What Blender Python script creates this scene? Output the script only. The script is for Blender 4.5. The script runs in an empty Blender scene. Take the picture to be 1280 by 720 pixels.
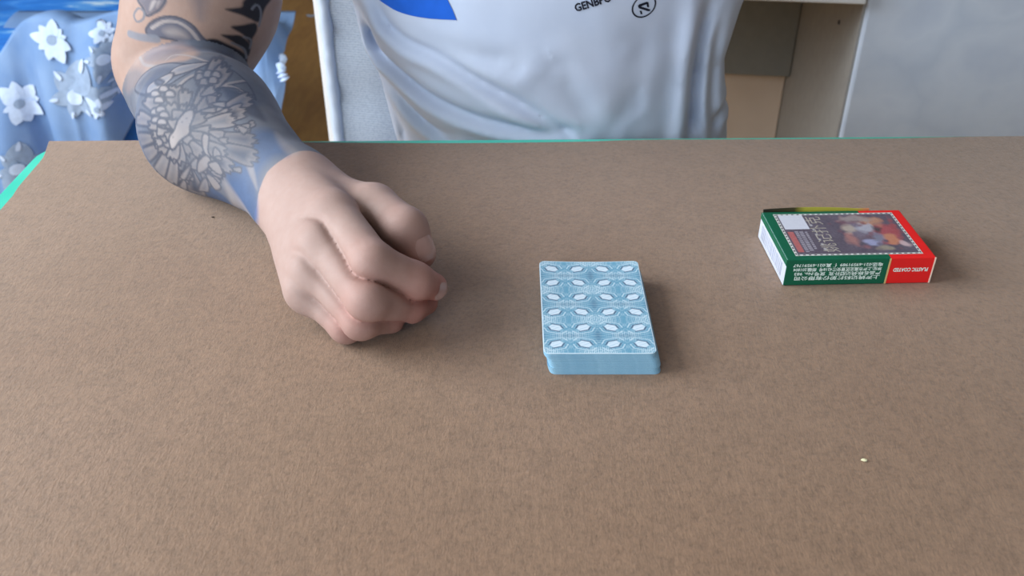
import bpy, bmesh, math, random
import numpy as np
from mathutils import Vector, Matrix
from mathutils.bvhtree import BVHTree

random.seed(7); rng = np.random.default_rng(7)
sc = bpy.context.scene
C = sc.collection

# ------------------------------------------------------------------ camera
# world: x right, y away from the camera, z up; z = 0 is the top of the felt mat, floor at -0.75
F_PX, PITCH, CAM_H = 1165.3, 0.584, 0.3012
cam_d = bpy.data.cameras.new('camera'); cam = bpy.data.objects.new('camera', cam_d); C.objects.link(cam)
cam.location = (0, 0, CAM_H); cam.rotation_euler = (math.pi/2 - PITCH, 0, 0)
cam_d.sensor_width = 36; cam_d.lens = F_PX/1280*36; cam_d.clip_start = 0.01
cam_d.dof.use_dof = True; cam_d.dof.focus_distance = 0.52; cam_d.dof.aperture_fstop = 15
sc.camera = cam
# ------------------------------------------------------------------ world and light
wd = bpy.data.worlds.new('world'); sc.world = wd; wd.use_nodes = True
wd.node_tree.nodes['Background'].inputs[0].default_value = (0.84, 0.92, 1.0, 1)
wd.node_tree.nodes['Background'].inputs[1].default_value = 0.45
al = bpy.data.lights.new('window_daylight', 'AREA'); al.shape = 'RECTANGLE'; al.size = 1.4; al.size_y = 1.1
al.energy = 54; al.color = (0.88, 0.95, 1.0)
wl = bpy.data.objects.new('window_daylight', al); C.objects.link(wl)
wl.location = (-1.55, 0.50, 0.80)
wl.rotation_euler = (Vector((-0.2, 0.60, 0.0)) - wl.location).to_track_quat('-Z', 'Y').to_euler()
dl = bpy.data.lights.new('front_left_fill', 'AREA'); dl.shape = 'RECTANGLE'; dl.size = 1.15; dl.size_y = 2.1  # area fill added behind the camera to brighten the front faces
dl.energy = 42; dl.color = (0.78, 0.90, 1.0)
do = bpy.data.objects.new('front_left_fill', dl); C.objects.link(do)
do.location = (-1.15, -1.55, 0.55); do.rotation_euler = (math.pi/2, 0, 0)
sc.view_settings.view_transform = 'Standard'; sc.view_settings.look = 'None'
sc.view_settings.exposure = 0.15; sc.view_settings.gamma = 1; sc.view_settings.use_curve_mapping = False

# ------------------------------------------------------------------ helpers
_c, _s = math.cos(PITCH), math.sin(PITCH)
def ray(px, py):
    a, b = (px-640)/F_PX, (360-py)/F_PX
    return np.array([a, _c + b*_s, -_s + b*_c])
def at(px, py, z):                    # photo pixel -> point at height z
    d = ray(px, py); return np.array([0, 0, CAM_H]) + d*((z-CAM_H)/d[2])
def atd(px, py, y):                   # photo pixel -> point at distance y
    d = ray(px, py); return np.array([0, 0, CAM_H]) + d*(y/d[1])

def srgb(r, g, b):
    f = lambda c: c/12.92 if c <= 0.04045 else ((c+0.055)/1.055)**2.4
    return (f(r/255), f(g/255), f(b/255))
def srgba(r, g, b): return srgb(r, g, b) + (1,)

class NT:
    """small wrapper for building node trees"""
    def __init__(s, name):
        s.m = bpy.data.materials.new(name); s.m.use_nodes = True
        s.t = s.m.node_tree; s.b = s.t.nodes['Principled BSDF']
    def n(s, typ, **kw):
        nd = s.t.nodes.new(typ)
        for k, v in kw.items():
            if k in nd.inputs.keys(): nd.inputs[k].default_value = v
            else: setattr(nd, k, v)
        return nd
    def l(s, a, b): s.t.links.new(a, b)
    def coord(s, which='Object'): return s.n('ShaderNodeTexCoord').outputs[which]
    def noise(s, scale, detail=3, rough=0.5, vec=None, out='Fac'):
        nd = s.n('ShaderNodeTexNoise'); nd.inputs['Scale'].default_value = scale
        nd.inputs['Detail'].default_value = detail; nd.inputs['Roughness'].default_value = rough
        s.l(vec if vec is not None else s.coord(), nd.inputs['Vector']); return nd.outputs[out]
    def ramp(s, fac, stops):
        r = s.n('ShaderNodeValToRGB'); e = r.color_ramp.elements
        while len(e) < len(stops): e.new(0.5)
        for i, (p, col) in enumerate(stops): e[i].position = p; e[i].color = tuple(col)+(1,) if len(col) == 3 else col
        s.l(fac, r.inputs[0]); return r.outputs[0]
    def mix(s, fac, a, b, mode='MIX'):
        m = s.n('ShaderNodeMix'); m.data_type = 'RGBA'; m.blend_type = mode
        for v, i in ((fac, 0), (a, 6), (b, 7)):
            if isinstance(v, (int, float)): m.inputs[i].default_value = v
            elif isinstance(v, tuple): m.inputs[i].default_value = v if len(v) == 4 else v+(1,)
            else: s.l(v, m.inputs[i])
        return m.outputs[2]
    def math(s, op, a, b=0.0):
        m = s.n('ShaderNodeMath'); m.operation = op
        for v, i in ((a, 0), (b, 1)):
            if isinstance(v, (int, float)): m.inputs[i].default_value = v
            else: s.l(v, m.inputs[i])
        return m.outputs[0]
    def bump(s, h, strength=0.3, dist=0.001):
        b = s.n('ShaderNodeBump'); b.inputs['Strength'].default_value = strength; b.inputs['Distance'].default_value = dist
        s.l(h, b.inputs['Height']); s.l(b.outputs[0], s.b.inputs['Normal']); return b
    def set(s, **kw):
        for k, v in kw.items():
            i = s.b.inputs[k.replace('_', ' ')]
            if hasattr(v, 'is_linked'): s.l(v, i)
            else: i.default_value = v if not (isinstance(v, tuple) and len(v) == 3 and i.type == 'RGBA') else v+(1,)
        return s

def plain(name, col, rough=0.6, spec=0.4, grain=0.05, scale=60):
    t = NT(name); nz = t.noise(scale, 4)
    d = tuple(max(0, c*(1-grain*2)) for c in col); b = tuple(min(1, c*(1+grain*2)) for c in col)
    t.set(Base_Color=t.ramp(nz, [(0.3, d), (0.7, b)]), Roughness=rough); t.b.inputs['Specular IOR Level'].default_value = spec
    return t.m

def mesh(name, V, Fc, smooth=True):
    me = bpy.data.meshes.new(name)
    me.from_pydata([tuple(map(float, v)) for v in V], [], [tuple(map(int, f)) for f in Fc]); me.update()
    if smooth: me.polygons.foreach_set('use_smooth', [True]*len(me.polygons))
    return me
def mesh_np(name, V, Q, smooth=True):           # fast path: quads only
    me = bpy.data.meshes.new(name); V = np.asarray(V, np.float32); Q = np.asarray(Q, np.int32)
    me.vertices.add(len(V)); me.vertices.foreach_set('co', V.ravel())
    me.loops.add(Q.size); me.loops.foreach_set('vertex_index', Q.ravel())
    me.polygons.add(len(Q)); me.polygons.foreach_set('loop_start', np.arange(0, Q.size, Q.shape[1], dtype=np.int32))
    me.update(calc_edges=True); me.validate()
    if smooth: me.polygons.foreach_set('use_smooth', np.ones(len(me.polygons), bool))
    return me
def vcol(me, cols, name='paint'):
    a = me.color_attributes.new(name, 'FLOAT_COLOR', 'POINT')
    c = np.ones((len(me.vertices), 4), np.float32); c[:, :3] = cols
    a.data.foreach_set('color', c.ravel())

def tag(o, label=None, cat=None, group=None, kind=None):
    if label: o['label'] = label
    if cat: o['category'] = cat
    if group: o['group'] = group
    if kind: o['kind'] = kind
    return o
def thing(name, label, cat, loc=(0, 0, 0), group=None, kind=None):
    o = bpy.data.objects.new(name, None); C.objects.link(o); o.location = tuple(map(float, loc)); o.empty_display_size = 0.02
    return tag(o, label, cat, group, kind)
def world_loc(o):
    p = Vector((0, 0, 0))
    while o: p = p + o.location; o = o.parent
    return p
def part(name, me, mat, parent=None, loc=None):
    """mesh is in world coordinates; the origin goes to loc (or the bottom centre of the mesh)"""
    n = len(me.vertices); co = np.empty(n*3, np.float32); me.vertices.foreach_get('co', co); co = co.reshape(-1, 3)
    if loc is None: loc = ((co[:, 0].min()+co[:, 0].max())/2, (co[:, 1].min()+co[:, 1].max())/2, co[:, 2].min())
    co = co - np.array(loc, np.float32); me.vertices.foreach_set('co', co.ravel()); me.update()
    o = bpy.data.objects.new(name, me); C.objects.link(o)
    if parent: o.parent = parent; o.location = Vector(tuple(map(float, loc))) - world_loc(parent)
    else: o.location = tuple(map(float, loc))
    if mat: me.materials.append(mat)
    return o
def boxmesh(name, x0, x1, y0, y1, z0, z1, bev=0.0, seg=2, rotz=0, piv=(0, 0)):
    bm = bmesh.new(); bmesh.ops.create_cube(bm, size=1)
    for v in bm.verts: v.co = Vector(((x0+x1)/2 + v.co.x*(x1-x0), (y0+y1)/2 + v.co.y*(y1-y0), (z0+z1)/2 + v.co.z*(z1-z0)))
    if bev: bmesh.ops.bevel(bm, geom=bm.edges[:], offset=bev, segments=seg, profile=0.5, affect='EDGES')
    if rotz: bmesh.ops.rotate(bm, verts=bm.verts[:], cent=(piv[0], piv[1], 0), matrix=Matrix.Rotation(rotz, 3, 'Z'))
    me = bpy.data.meshes.new(name); bm.to_mesh(me); bm.free(); return me
def tube(name, pts, r, seg=10, closed=False):
    P = [Vector(p) for p in pts]; n = len(P); V = []; Fc = []
    R = r if hasattr(r, '__len__') else [r]*n
    up = Vector((0.13, 0.21, 0.97))
    for i in range(n):
        t = (P[min(i+1, n-1)] - P[max(i-1, 0)]).normalized(); a = t.cross(up).normalized(); b = t.cross(a)
        for k in range(seg):
            q = 2*math.pi*k/seg; V.append(P[i] + (a*math.cos(q) + b*math.sin(q))*R[i])
    for i in range(n-1):
        for k in range(seg): Fc.append((i*seg+k, i*seg+(k+1) % seg, (i+1)*seg+(k+1) % seg, (i+1)*seg+k))
    Fc.append(tuple(range(seg))[::-1]); Fc.append(tuple((n-1)*seg+k for k in range(seg)))
    return mesh(name, V, Fc)
def gridmesh(name, P):                     # P: (nu, nv, 3) array of points
    nu, nv = P.shape[:2]; I = np.arange(nu*nv).reshape(nu, nv)
    Q = np.stack([I[:-1, :-1], I[1:, :-1], I[1:, 1:], I[:-1, 1:]], -1).reshape(-1, 4)
    return mesh_np(name, P.reshape(-1, 3), Q)

# ------------------------------------------------------------------ implicit surfaces (bodies, cloth-covered limbs)
def rcone(p, a, b, r1, r2):
    a = np.asarray(a, np.float32); b = np.asarray(b, np.float32); ba = b-a; pa = p-a
    h = np.clip(pa@ba/max(float(ba@ba), 1e-12), 0, 1)
    return np.linalg.norm(pa - h[:, None]*ba, axis=1) - (r1 + (r2-r1)*h)
def ellip(p, c, r, R=None):
    q = p - np.asarray(c, np.float32)
    if R is not None: q = q@np.asarray(R, np.float32)
    r = np.asarray(r, np.float32); k0 = np.linalg.norm(q/r, axis=1); k1 = np.linalg.norm(q/(r*r), axis=1)
    return k0*(k0-1)/np.maximum(k1, 1e-9)
def smin(a, b, k):
    h = np.clip(0.5 + 0.5*(b-a)/k, 0, 1); return b + (a-b)*h - k*h*(1-h)
def surface_nets(f, lo, hi, h, cl=5):
    """mesh of f = 0: only blocks near the surface are evaluated finely"""
    lo = np.array(lo, np.float32); n = np.ceil((np.array(hi)-lo)/(h*cl)).astype(int)+1
    ax = [lo[i] + (np.arange(n[i])+0.5)*h*cl for i in range(3)]
    G = np.stack(np.meshgrid(*ax, indexing='ij'), -1).reshape(-1, 3).astype(np.float32)
    cv = f(G); N = n*cl
    D = np.repeat(np.repeat(np.repeat(np.where(cv > 0, 1.0, -1.0).astype(np.float32).reshape(n), cl, 0), cl, 1), cl, 2)
    act = np.nonzero(np.abs(cv) < h*cl*1.6)[0]
    bi = np.stack(np.unravel_index(act, n), -1)
    off = np.stack(np.meshgrid(*[np.arange(cl)]*3, indexing='ij'), -1).reshape(-1, 3)
    for s0 in range(0, len(bi), 4000):
        ix = (bi[s0:s0+4000, None, :]*cl + off[None]).reshape(-1, 3)
        D[ix[:, 0], ix[:, 1], ix[:, 2]] = f((lo + ix*h).astype(np.float32))
    S = D < 0
    sl = lambda A, i, j, k: A[i:A.shape[0]-1+i, j:A.shape[1]-1+j, k:A.shape[2]-1+k]
    cnt = sum(sl(S, i, j, k).astype(np.int8) for i in (0, 1) for j in (0, 1) for k in (0, 1))
    cells = np.argwhere((cnt > 0) & (cnt < 8)); del cnt
    idx = -np.ones(np.array(D.shape)-1, np.int32); idx[tuple(cells.T)] = np.arange(len(cells))
    acc = np.zeros((len(cells), 3)); num = np.zeros(len(cells))
    cor = [(i, j, k) for i in (0, 1) for j in (0, 1) for k in (0, 1)]
    val = {c: D[cells[:, 0]+c[0], cells[:, 1]+c[1], cells[:, 2]+c[2]] for c in cor}
    for a in cor:
        for x in range(3):
            if a[x]: continue
            b = list(a); b[x] = 1; b = tuple(b); va, vb = val[a], val[b]; m = (va < 0) != (vb < 0)
            t = np.where(m, va/np.where(m, va-vb, 1), 0); p = np.tile(np.array(a, float), (len(cells), 1)); p[:, x] += t
            acc[m] += p[m]; num[m] += 1
    V = lo + (cells + acc/num[:, None])*h
    Q = []
    for x in range(3):
        y, z = (x+1) % 3, (x+2) % 3
        A = np.take(S, range(S.shape[x]-1), x); B = np.take(S, range(1, S.shape[x]), x)
        e = np.argwhere(A != B); e = e[(e[:, y] > 0) & (e[:, z] > 0) & (e[:, y] < S.shape[y]-1) & (e[:, z] < S.shape[z]-1)]
        fl = A[tuple(e.T)]
        def at_(dy, dz):
            q = e.copy(); q[:, y] -= dy; q[:, z] -= dz; return idx[tuple(q.T)]
        q = np.stack([at_(0, 0), at_(1, 0), at_(1, 1), at_(0, 1)], -1)
        q[~fl] = q[~fl][:, ::-1]; Q.append(q)
    Q = np.concatenate(Q); Q = Q[(Q >= 0).all(1)]
    return V, Q[:, ::-1] if False else Q
def relax(V, Q, it=2, lam=0.5):
    E = np.concatenate([Q[:, [0, 1]], Q[:, [1, 2]], Q[:, [2, 3]], Q[:, [3, 0]]]); E = np.concatenate([E, E[:, ::-1]])
    d = np.bincount(E[:, 0], minlength=len(V)).astype(float); d[d == 0] = 1
    for _ in range(it):
        A = np.stack([np.bincount(E[:, 0], V[E[:, 1], k], len(V)) for k in range(3)], 1)/d[:, None]
        V = V + lam*(A-V)
    return V
# ------------------------------------------------------------------ the person: right arm and hand
mm = 0.001
def fing(p, pts, rad, k=0.004):
    d = None
    for i in range(len(pts)-1):
        q = rcone(p, pts[i], pts[i+1], rad[i], rad[i+1]); d = q if d is None else smin(d, q, k)
    return d
# joints of the hand (metres, mat top is z = 0)
W  = at(367, 246, .031)
WR = W + np.array([.0055, .007, .009])*.74; WU = W - np.array([.0055, .007, .009])*.42
I1, I2, I3, I4 = at(417, 268, .049), at(465, 329, .045), at(518, 352, .030), at(541, 359, .021)
M1, M2, M3, M4 = at(403, 306, .041), at(459, 377, .031), at(512, 382, .0145), at(530, 377, .0105)
R1, R2, R3, R4 = at(394, 338, .030), at(451, 401, .0185), at(488, 395, .0105), at(495, 380, .010)
P1, P2, P3, P4 = at(388, 362, .020), at(433, 408, .0098), at(455, 398, .0095), at(460, 385, .009)
T0, T1, T2, T3 = at(408, 246, .034), at(468, 259, .042), at(507, 287, .042), at(524, 316, .031)
EL = at(229, 101, .040)                 # elbow
FM = at(264, 158, .042)                # thickest part of the forearm
UA = at(254, 0, .099)                  # upper arm where it leaves the picture
SH = np.array([-.165, .80, .30])       # shoulder
AXIS = (W-EL)/np.linalg.norm(W-EL)
def arm_sdf(p):
    # forearm and upper arm
    fa = rcone(p, EL*.85+FM*.15, FM, .0445, .0405)
    fa = smin(fa, rcone(p, FM, WR, .0395, .0168), .02)
    fa = smin(fa, rcone(p, FM, WU, .0395, .0160), .02)
    up = rcone(p, EL + np.array([.000, .002, .014]), UA, .0485, .051)
    up = smin(up, rcone(p, UA, SH, .050, .056), .02)
    a = smin(fa, up, .004)
    # palm: carpus, metacarpals, thumb base
    h = rcone(p, WR, I1, .0165, .0130)
    h = smin(h, rcone(p, (WR+WU)/2, M1, .0165, .0130), .014)
    h = smin(h, rcone(p, WU, R1, .0160, .0122), .014)
    h = smin(h, rcone(p, WU, P1, .0155, .0115), .014)
    h = smin(h, rcone(p, P1, at(390, 328, .018), .0110, .0150), .012)
    pal = smin(h, rcone(p, WR, T0, .015, .0145), .012)
    pal = smin(pal, rcone(p, T0, T1, .0145, .0130), .010)
    a = smin(a, pal, .016)
    # fingers keep a crease where they lie against each other
    ff = fing(p, [I1, I2, I3, I4], [.0126, .0114, .0104, .0082]); cut = np.zeros(len(p), np.float32)
    for ch, rd in (([M1, M2, M3, M4], [.0124, .0108, .0094, .0080]), ([R1, R2, R3, R4], [.0116, .0098, .0086, .007]), ([P1, P2, P3, P4], [.0108, .0088, .0075, .0065])):
        g = fing(p, ch, rd); cut = np.maximum(cut, np.exp(-((g-ff)/.0021)**2)*np.exp(-(np.minimum(g, ff)/.006)**2)); ff = np.minimum(ff, g)
    t_ = fing(p, [T1, T2, T3], [.0134, .0124, .0096])
    out = np.minimum(smin(a, ff, .005), smin(a, t_, .005)) + .0016*cut
    return out
AH = .00105
V, Q = surface_nets(arm_sdf, (-.37, .345, -.03), (-.015, .90, .25), AH)
V = relax(V, Q, 4, .5)
V[:, 2] = np.where((V[:, 2] < .0006) & (V[:, 1] < .66), .0006 + (V[:, 2]-.0006)*.02, V[:, 2])    # flesh flattens where it rests on the mat
X, Q2 = V, Q
nv = len(X)
bvh = BVHTree.FromPolygons([tuple(v) for v in V], [tuple(q) for q in Q])

# unrolled coordinates on the limb (mm): along the axis and around it
UAX = (SH-EL)/np.linalg.norm(SH-EL)
def unroll(P, o, ax, ref):
    d = P-o; s_ = d@ax; r = d - s_[:, None]*ax
    e1 = ref - (ref@ax)*ax; e1 /= np.linalg.norm(e1); e2 = np.cross(ax, e1)
    return np.stack([s_*1000, np.arctan2(r@e2, r@e1)*42], 1)
REF = np.array([-.1, -.75, .6])
def uvF(P): return unroll(P, EL, AXIS, REF)
def uvU(P): return unroll(P, EL, UAX, np.array([.1, -1., .1]))
UF, UU = uvF(X), uvU(X)
def limb_part(P):                       # > 0 on the upper arm, < 0 on the forearm
    P = P.astype(np.float32)
    f_ = np.minimum(rcone(P, EL*.85+FM*.15, FM, .0445, .0405), rcone(P, FM, W, .0395, .026))
    u_ = np.minimum(rcone(P, EL + np.array([.000, .002, .014]), UA, .0485, .051), rcone(P, UA, SH, .050, .056))
    return f_-u_
LP = limb_part(X); is_up = LP > 0
def hit(px, py):
    h = bvh.ray_cast(Vector((0, 0, CAM_H)), Vector(tuple(ray(px, py))))
    return None if h[0] is None else np.array(h[0])
def onlimb(pts, uv):
    H_ = [hit(*p) for p in pts]; H_ = [h for h in H_ if h is not None]
    return uv(np.array(H_)) if len(H_) > 1 else None
def dens(pts, closed, step=2.0):
    P = [np.array(p, float) for p in pts]; n = len(P); out = []
    for i in range(n if closed else n-1):              # Catmull-Rom through the points
        p0 = P[i-1] if (closed or i > 0) else P[i]; p1 = P[i]; p2 = P[(i+1) % n]
        p3 = P[(i+2) % n] if (closed or i+2 < n) else p2
        m = max(2, int(np.linalg.norm(p2-p1)/step))
        for t in np.arange(m)/m:
            out.append(.5*((2*p1) + (p2-p0)*t + (2*p0-5*p1+4*p2-p3)*t*t + (3*p1-p0-3*p2+p3)*t**3))
    if not closed: out.append(P[-1])
    return out
def seg_dist(U, poly, closed):
    D = np.full(len(U), 1e9); n = len(poly)
    for i in range(n if closed else n-1):
        a, b = poly[i], poly[(i+1) % n]; ba = b-a; L = ba@ba
        if L < 1e-9: continue
        h = np.clip((U-a)@ba/L, 0, 1); q = U - a - h[:, None]*ba; D = np.minimum(D, (q*q).sum(1))
    return np.sqrt(D)
def inside(U, poly):
    r = np.zeros(len(U), bool); n = len(poly)
    for i in range(n):
        a, b = poly[i], poly[(i+1) % n]
        if a[1] == b[1]: continue
        r ^= ((a[1] > U[:, 1]) != (b[1] > U[:, 1])) & (U[:, 0] < (b[0]-a[0])*(U[:, 1]-a[1])/(b[1]-a[1]) + a[0])
    return r
def vnoise(P, sc_, seed=0):             # cheap smooth value noise
    r = np.random.default_rng(seed); T = r.random((32, 32, 32)).astype(np.float32)
    q = P*sc_; i = np.floor(q).astype(int); f = q-i; f = f*f*(3-2*f); o = 0
    for a in (0, 1):
        for b in (0, 1):
            for c in (0, 1):
                w = (f[:, 0] if a else 1-f[:, 0])*(f[:, 1] if b else 1-f[:, 1])*(f[:, 2] if c else 1-f[:, 2])
                o = o + w*T[(i[:, 0]+a) % 32, (i[:, 1]+b) % 32, (i[:, 2]+c) % 32]
    return o
SK = np.array(srgb(163, 138, 130)); GREY = np.array(srgb(118, 121, 132)); INK = np.array(srgb(70, 74, 88))
BLUE = np.array(srgb(68, 96, 138)); BLACK = np.array(srgb(24, 28, 40)); PALE = np.array(srgb(160, 151, 150)); DUSK = np.array(srgb(84, 89, 106))
TAN = np.array(srgb(160, 134, 123)); RED = np.array(srgb(166, 98, 86))
K = np.tile(SK, (nv, 1))
def lerp(m, col):
    global K
    m = np.clip(m, 0, 1)[:, None]; K = K*(1-m) + np.asarray(col)*m
def paint(pts, col=None, alpha=1.0, closed=True, line=None, lw=.55, soft=1.2, up=False, tip=None, fade=5.0):
    """a tattooed shape given by points along its outline: fill, then outline"""
    uv, U = (uvU, UU) if up else (uvF, UF)
    poly = onlimb(dens(pts, closed), uv)
    if poly is None: return
    lo, hi = poly.min(0)-6, poly.max(0)+6
    ix = np.nonzero((U > lo).all(1) & (U < hi).all(1) & (is_up == up) & (UF[:, 0] < 330))[0]
    if not len(ix): return
    Us = U[ix]; D = seg_dist(Us, poly, closed)
    if col is not None:
        ins = inside(Us, poly); sd = np.where(ins, -D, D); a = np.clip(.5 - sd/soft, 0, 1)*alpha
        c = np.tile(np.asarray(col), (len(ix), 1))
        if tip is not None:                           # petals pale along the rim
            ed = np.clip(D/fade, 0, 1)[:, None]; c = np.asarray(tip)*(1-ed) + c*ed
        K[ix] = K[ix]*(1-a[:, None]) + c*a[:, None]
    if line is not None:
        a = np.clip((max(lw, .7)-D)/.7+.5, 0, 1)[:, None]*.9; K[ix] = K[ix]*(1-a) + np.asarray(line)*a

n1, n2 = vnoise(X, 40, 1), vnoise(X, 110, 2)
lerp((n1-.5)*.25, SK*1.06)
# blush over the finger joints and tips
for c_, r_, a_ in ((I2, 13, .34), (I3, 14, .55), (I4, 15, .75), (M2, 13, .38), (M3, 14, .5), (M4, 14, .5), (R2, 12, .42), (R3, 13, .5), (P2, 11, .4),
                   (T2, 13, .25), (T3, 14, .35), (I1, 12, .10), (M1, 11, .08)):
    lerp(np.exp(-((X-c_)**2).sum(1)/(r_*mm)**2)*a_, RED)
# ---- tattooed sleeve: ends in a clean rounded cuff above the wrist
cuffp = onlimb([(374, 189), (352, 200), (334, 215), (325, 235), (321, 258), (320, 278)], uvF)
o_ = np.argsort(cuffp[:, 1]); s_cuff = np.interp(UF[:, 1], cuffp[o_, 1], cuffp[o_, 0])
slv = np.clip((s_cuff-UF[:, 0])/.7+.5, 0, 1)
slv = np.where(is_up, 1, slv)
wash = GREY[None]*(.86 + .4*(n1-.5)[:, None]) + (n2-.5)[:, None]*.05
wash = np.where(is_up[:, None], TAN[None]*(.95+.25*(n1-.5)[:, None]), wash)
K = K*(1-slv[:, None]) + wash*slv[:, None]
K0 = K.copy()
A_ = lambda *p: [(130+x/4, y/4) for x, y in p]
B_ = lambda *p: [(140+x/4, 120+y/4) for x, y in p]
C_ = lambda *p: [(150+x/6.547, y/6.547) for x, y in p]
# elbow skin between the two pieces
paint(A_((85, 300), (120, 230), (230, 205), (380, 215), (470, 260), (420, 300), (330, 315), (240, 340), (170, 420), (110, 460)), TAN*1.06, .85, soft=5)
paint(A_((95, 430), (110, 360), (170, 340), (200, 370), (160, 430), (150, 520), (110, 520)), GREY*.72, .6, soft=6)
paint(A_((185, 300), (215, 260), (330, 240), (400, 260), (330, 300), (230, 320)), GREY*.8, .45, soft=6)
paint(A_((170, 260), (200, 320), (260, 330)), None, closed=False, line=PALE*.9, lw=1.0)
paint(A_((310, 300), (350, 275), (430, 280), (520, 310)), None, closed=False, line=PALE, lw=.8)
# leaves above the flower
paint(A_((155, 450), (185, 385), (250, 335), (330, 315), (420, 320), (525, 312), (450, 350), (370, 395), (330, 420), (260, 440), (215, 475)), DUSK, .75, line=INK, tip=GREY*1.1)
paint(A_((330, 360), (390, 325), (525, 312), (440, 352), (350, 378)), GREY*1.1, .9, line=INK, tip=PALE)
paint(A_((215, 470), (230, 420), (330, 365), (345, 385), (280, 440)), GREY*1.15, .9, line=INK, tip=PALE)
paint(A_((255, 405), (280, 398), (300, 412), (272, 425)), DUSK, .9, line=INK)
# dark folds toward the inside of the forearm
paint(A_((590, 440), (680, 460), (760, 520), (812, 605), (760, 590), (690, 560), (640, 520)), DUSK*.75, .9, soft=4)
paint(A_((560, 345), (640, 350), (720, 420), (760, 500), (690, 450), (600, 410), (540, 390)), GREY*.75, .8, line=INK)
# blue shading at the wrist end, with pale ribbons
paint(B_((690, 190), (800, 175), (880, 285), (800, 310), (745, 380), (725, 450), (672, 300)), BLUE, .85, soft=9)
paint(B_((560, 320), (660, 295), (700, 400), (725, 500), (722, 640), (650, 560), (580, 440)), BLUE, .9, soft=7)
paint(B_((420, 410), (520, 470), (600, 540), (690, 650), (600, 610), (480, 500)), BLUE*.7, .85, soft=5)
paint(B_((665, 285), (690, 300), (718, 400), (726, 470), (700, 420), (672, 350)), PALE, .8, soft=3)
paint(B_((545, 400), (575, 430), (650, 530), (725, 650), (680, 625), (600, 540)), PALE, .75, soft=5)
paint(B_((820, 180), (870, 230), (940, 285), (880, 290), (830, 230)), PALE*.95, .6, soft=5)
# long strokes
for st in (A_((345, 520), (360, 450), (420, 390), (500, 360), (590, 350)), A_((470, 560), (520, 470), (600, 425), (700, 405)), A_((590, 430), (660, 440), (740, 500))):
    paint(st, None, closed=False, line=PALE, lw=1.1); paint([(x+1.6, y+1.6) for x, y in st], None, closed=False, line=INK, lw=.5)
# peony: petals from the outside in
rp = random.Random(5)
def petal(cx, cy, ang, r0, r1, w, col, tip, jag=3, up=False):
    d = (math.cos(ang), math.sin(ang)); n = (-d[1], d[0]); P = []
    prof = [(0, .25), (.35, .75), (.7, 1.0), (.88, .9)]
    for t, q in prof: P.append((r0+(r1-r0)*t, -w*q))
    for k in range(jag*2+1):
        f = -1 + 2*(k+.5)/(jag*2+1); P.append((r1 - abs(f)*.14*(r1-r0) - (.10*(r1-r0) if k % 2 else 0) + rp.uniform(-1, 1), w*f*.75))
    for t, q in prof[::-1]: P.append((r0+(r1-r0)*t, w*q))
    paint([(cx + d[0]*a + n[0]*b, cy + d[1]*a + n[1]*b*.85) for a, b in P], col, .95, line=INK, tip=tip, up=up, fade=6)
FC = (222, 165)
def ring(angs, r0, r1, w, col, tip, jag):
    for a in angs:
        f = rp.uniform(.78, 1.12)
        petal(FC[0]+rp.uniform(-3, 3), FC[1]+rp.uniform(-3, 3), math.radians(a + rp.uniform(-6, 6)), r0*rp.uniform(.8, 1.2), rp.uniform(*r1), rp.uniform(*w), col*f, tip*rp.uniform(.86, 1.03), jag)
ring(np.linspace(-66, 112, 11), 40, (84, 116), (10, 14), DUSK*.95, PALE*.9, 3)
ring((148, 172, 200, 232, 262), 24, (52, 64), (9, 12), DUSK, PALE*.85, 3)
ring(np.linspace(-80, 118, 12), 22, (56, 80), (8, 11.5), GREY*.78, PALE*.97, 3)
ring((135, 158, 182, 205, 230, 255), 12, (32, 46), (7, 10), GREY*.78, PALE*.92, 2)
ring(np.linspace(-75, 110, 9), 8, (34, 48), (6, 9), GREY*.85, PALE, 2)
ring(np.linspace(120, 270, 6), 5, (20, 30), (5, 8), GREY*.85, PALE*.95, 1)
for _ in range(22):                 # loose curled petals filling the bloom
    aa, rr = rp.uniform(-1.3, 2.0), rp.uniform(28, 92)
    petal(FC[0]+rr*math.cos(aa)*1.0, FC[1]+rr*math.sin(aa)*.8, aa + rp.uniform(-.9, .9), 0, rp.uniform(12, 22), rp.uniform(4, 7), (GREY if rp.random() < .5 else DUSK)*rp.uniform(.85, 1.05), PALE*rp.uniform(.85, 1.02), 1)
ring(np.linspace(-60, 260, 8), 2, (14, 22), (5, 7), GREY*.85, PALE, 1)
for (x, y) in ((258, 470), (300, 445), (330, 470), (275, 500), (480, 385), (520, 370), (560, 375), (500, 410), (545, 402), (258, 560), (285, 548), (300, 575), (262, 600), (290, 610)):
    px, py = 130+x/4, y/4
    paint([(px-6, py+3), (px-5, py-3), (px, py-5), (px+5, py-3), (px+6, py+3), (px, py+4)], GREY*1.1, .95, line=INK, tip=PALE)
paint(B_((295, 265), (285, 210), (310, 170), (330, 120), (370, 75), (405, 70), (410, 100), (390, 150), (385, 190), (340, 225), (315, 262)), PALE*1.12, 1, line=INK, lw=.7)
for q in B_((350, 130), (305, 205), (372, 112), (440, 345), (470, 350), (395, 205)):
    paint([(q[0]-.8, q[1]), (q[0], q[1]-.8), (q[0]+.8, q[1]), (q[0], q[1]+.8)], INK, .9)
paint(B_((455, 190), (485, 200), (480, 270), (495, 310), (465, 290), (450, 240)), PALE, 1, line=INK)
paint(B_((430, 330), (470, 295), (495, 330), (470, 370), (430, 385)), PALE, 1, line=INK)
paint(B_((480, 340), (525, 330), (555, 390), (520, 385)), PALE*.95, 1, line=INK)
paint(B_((470, 395), (500, 400), (545, 455), (515, 468)), PALE*.9, 1, line=INK)
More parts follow.
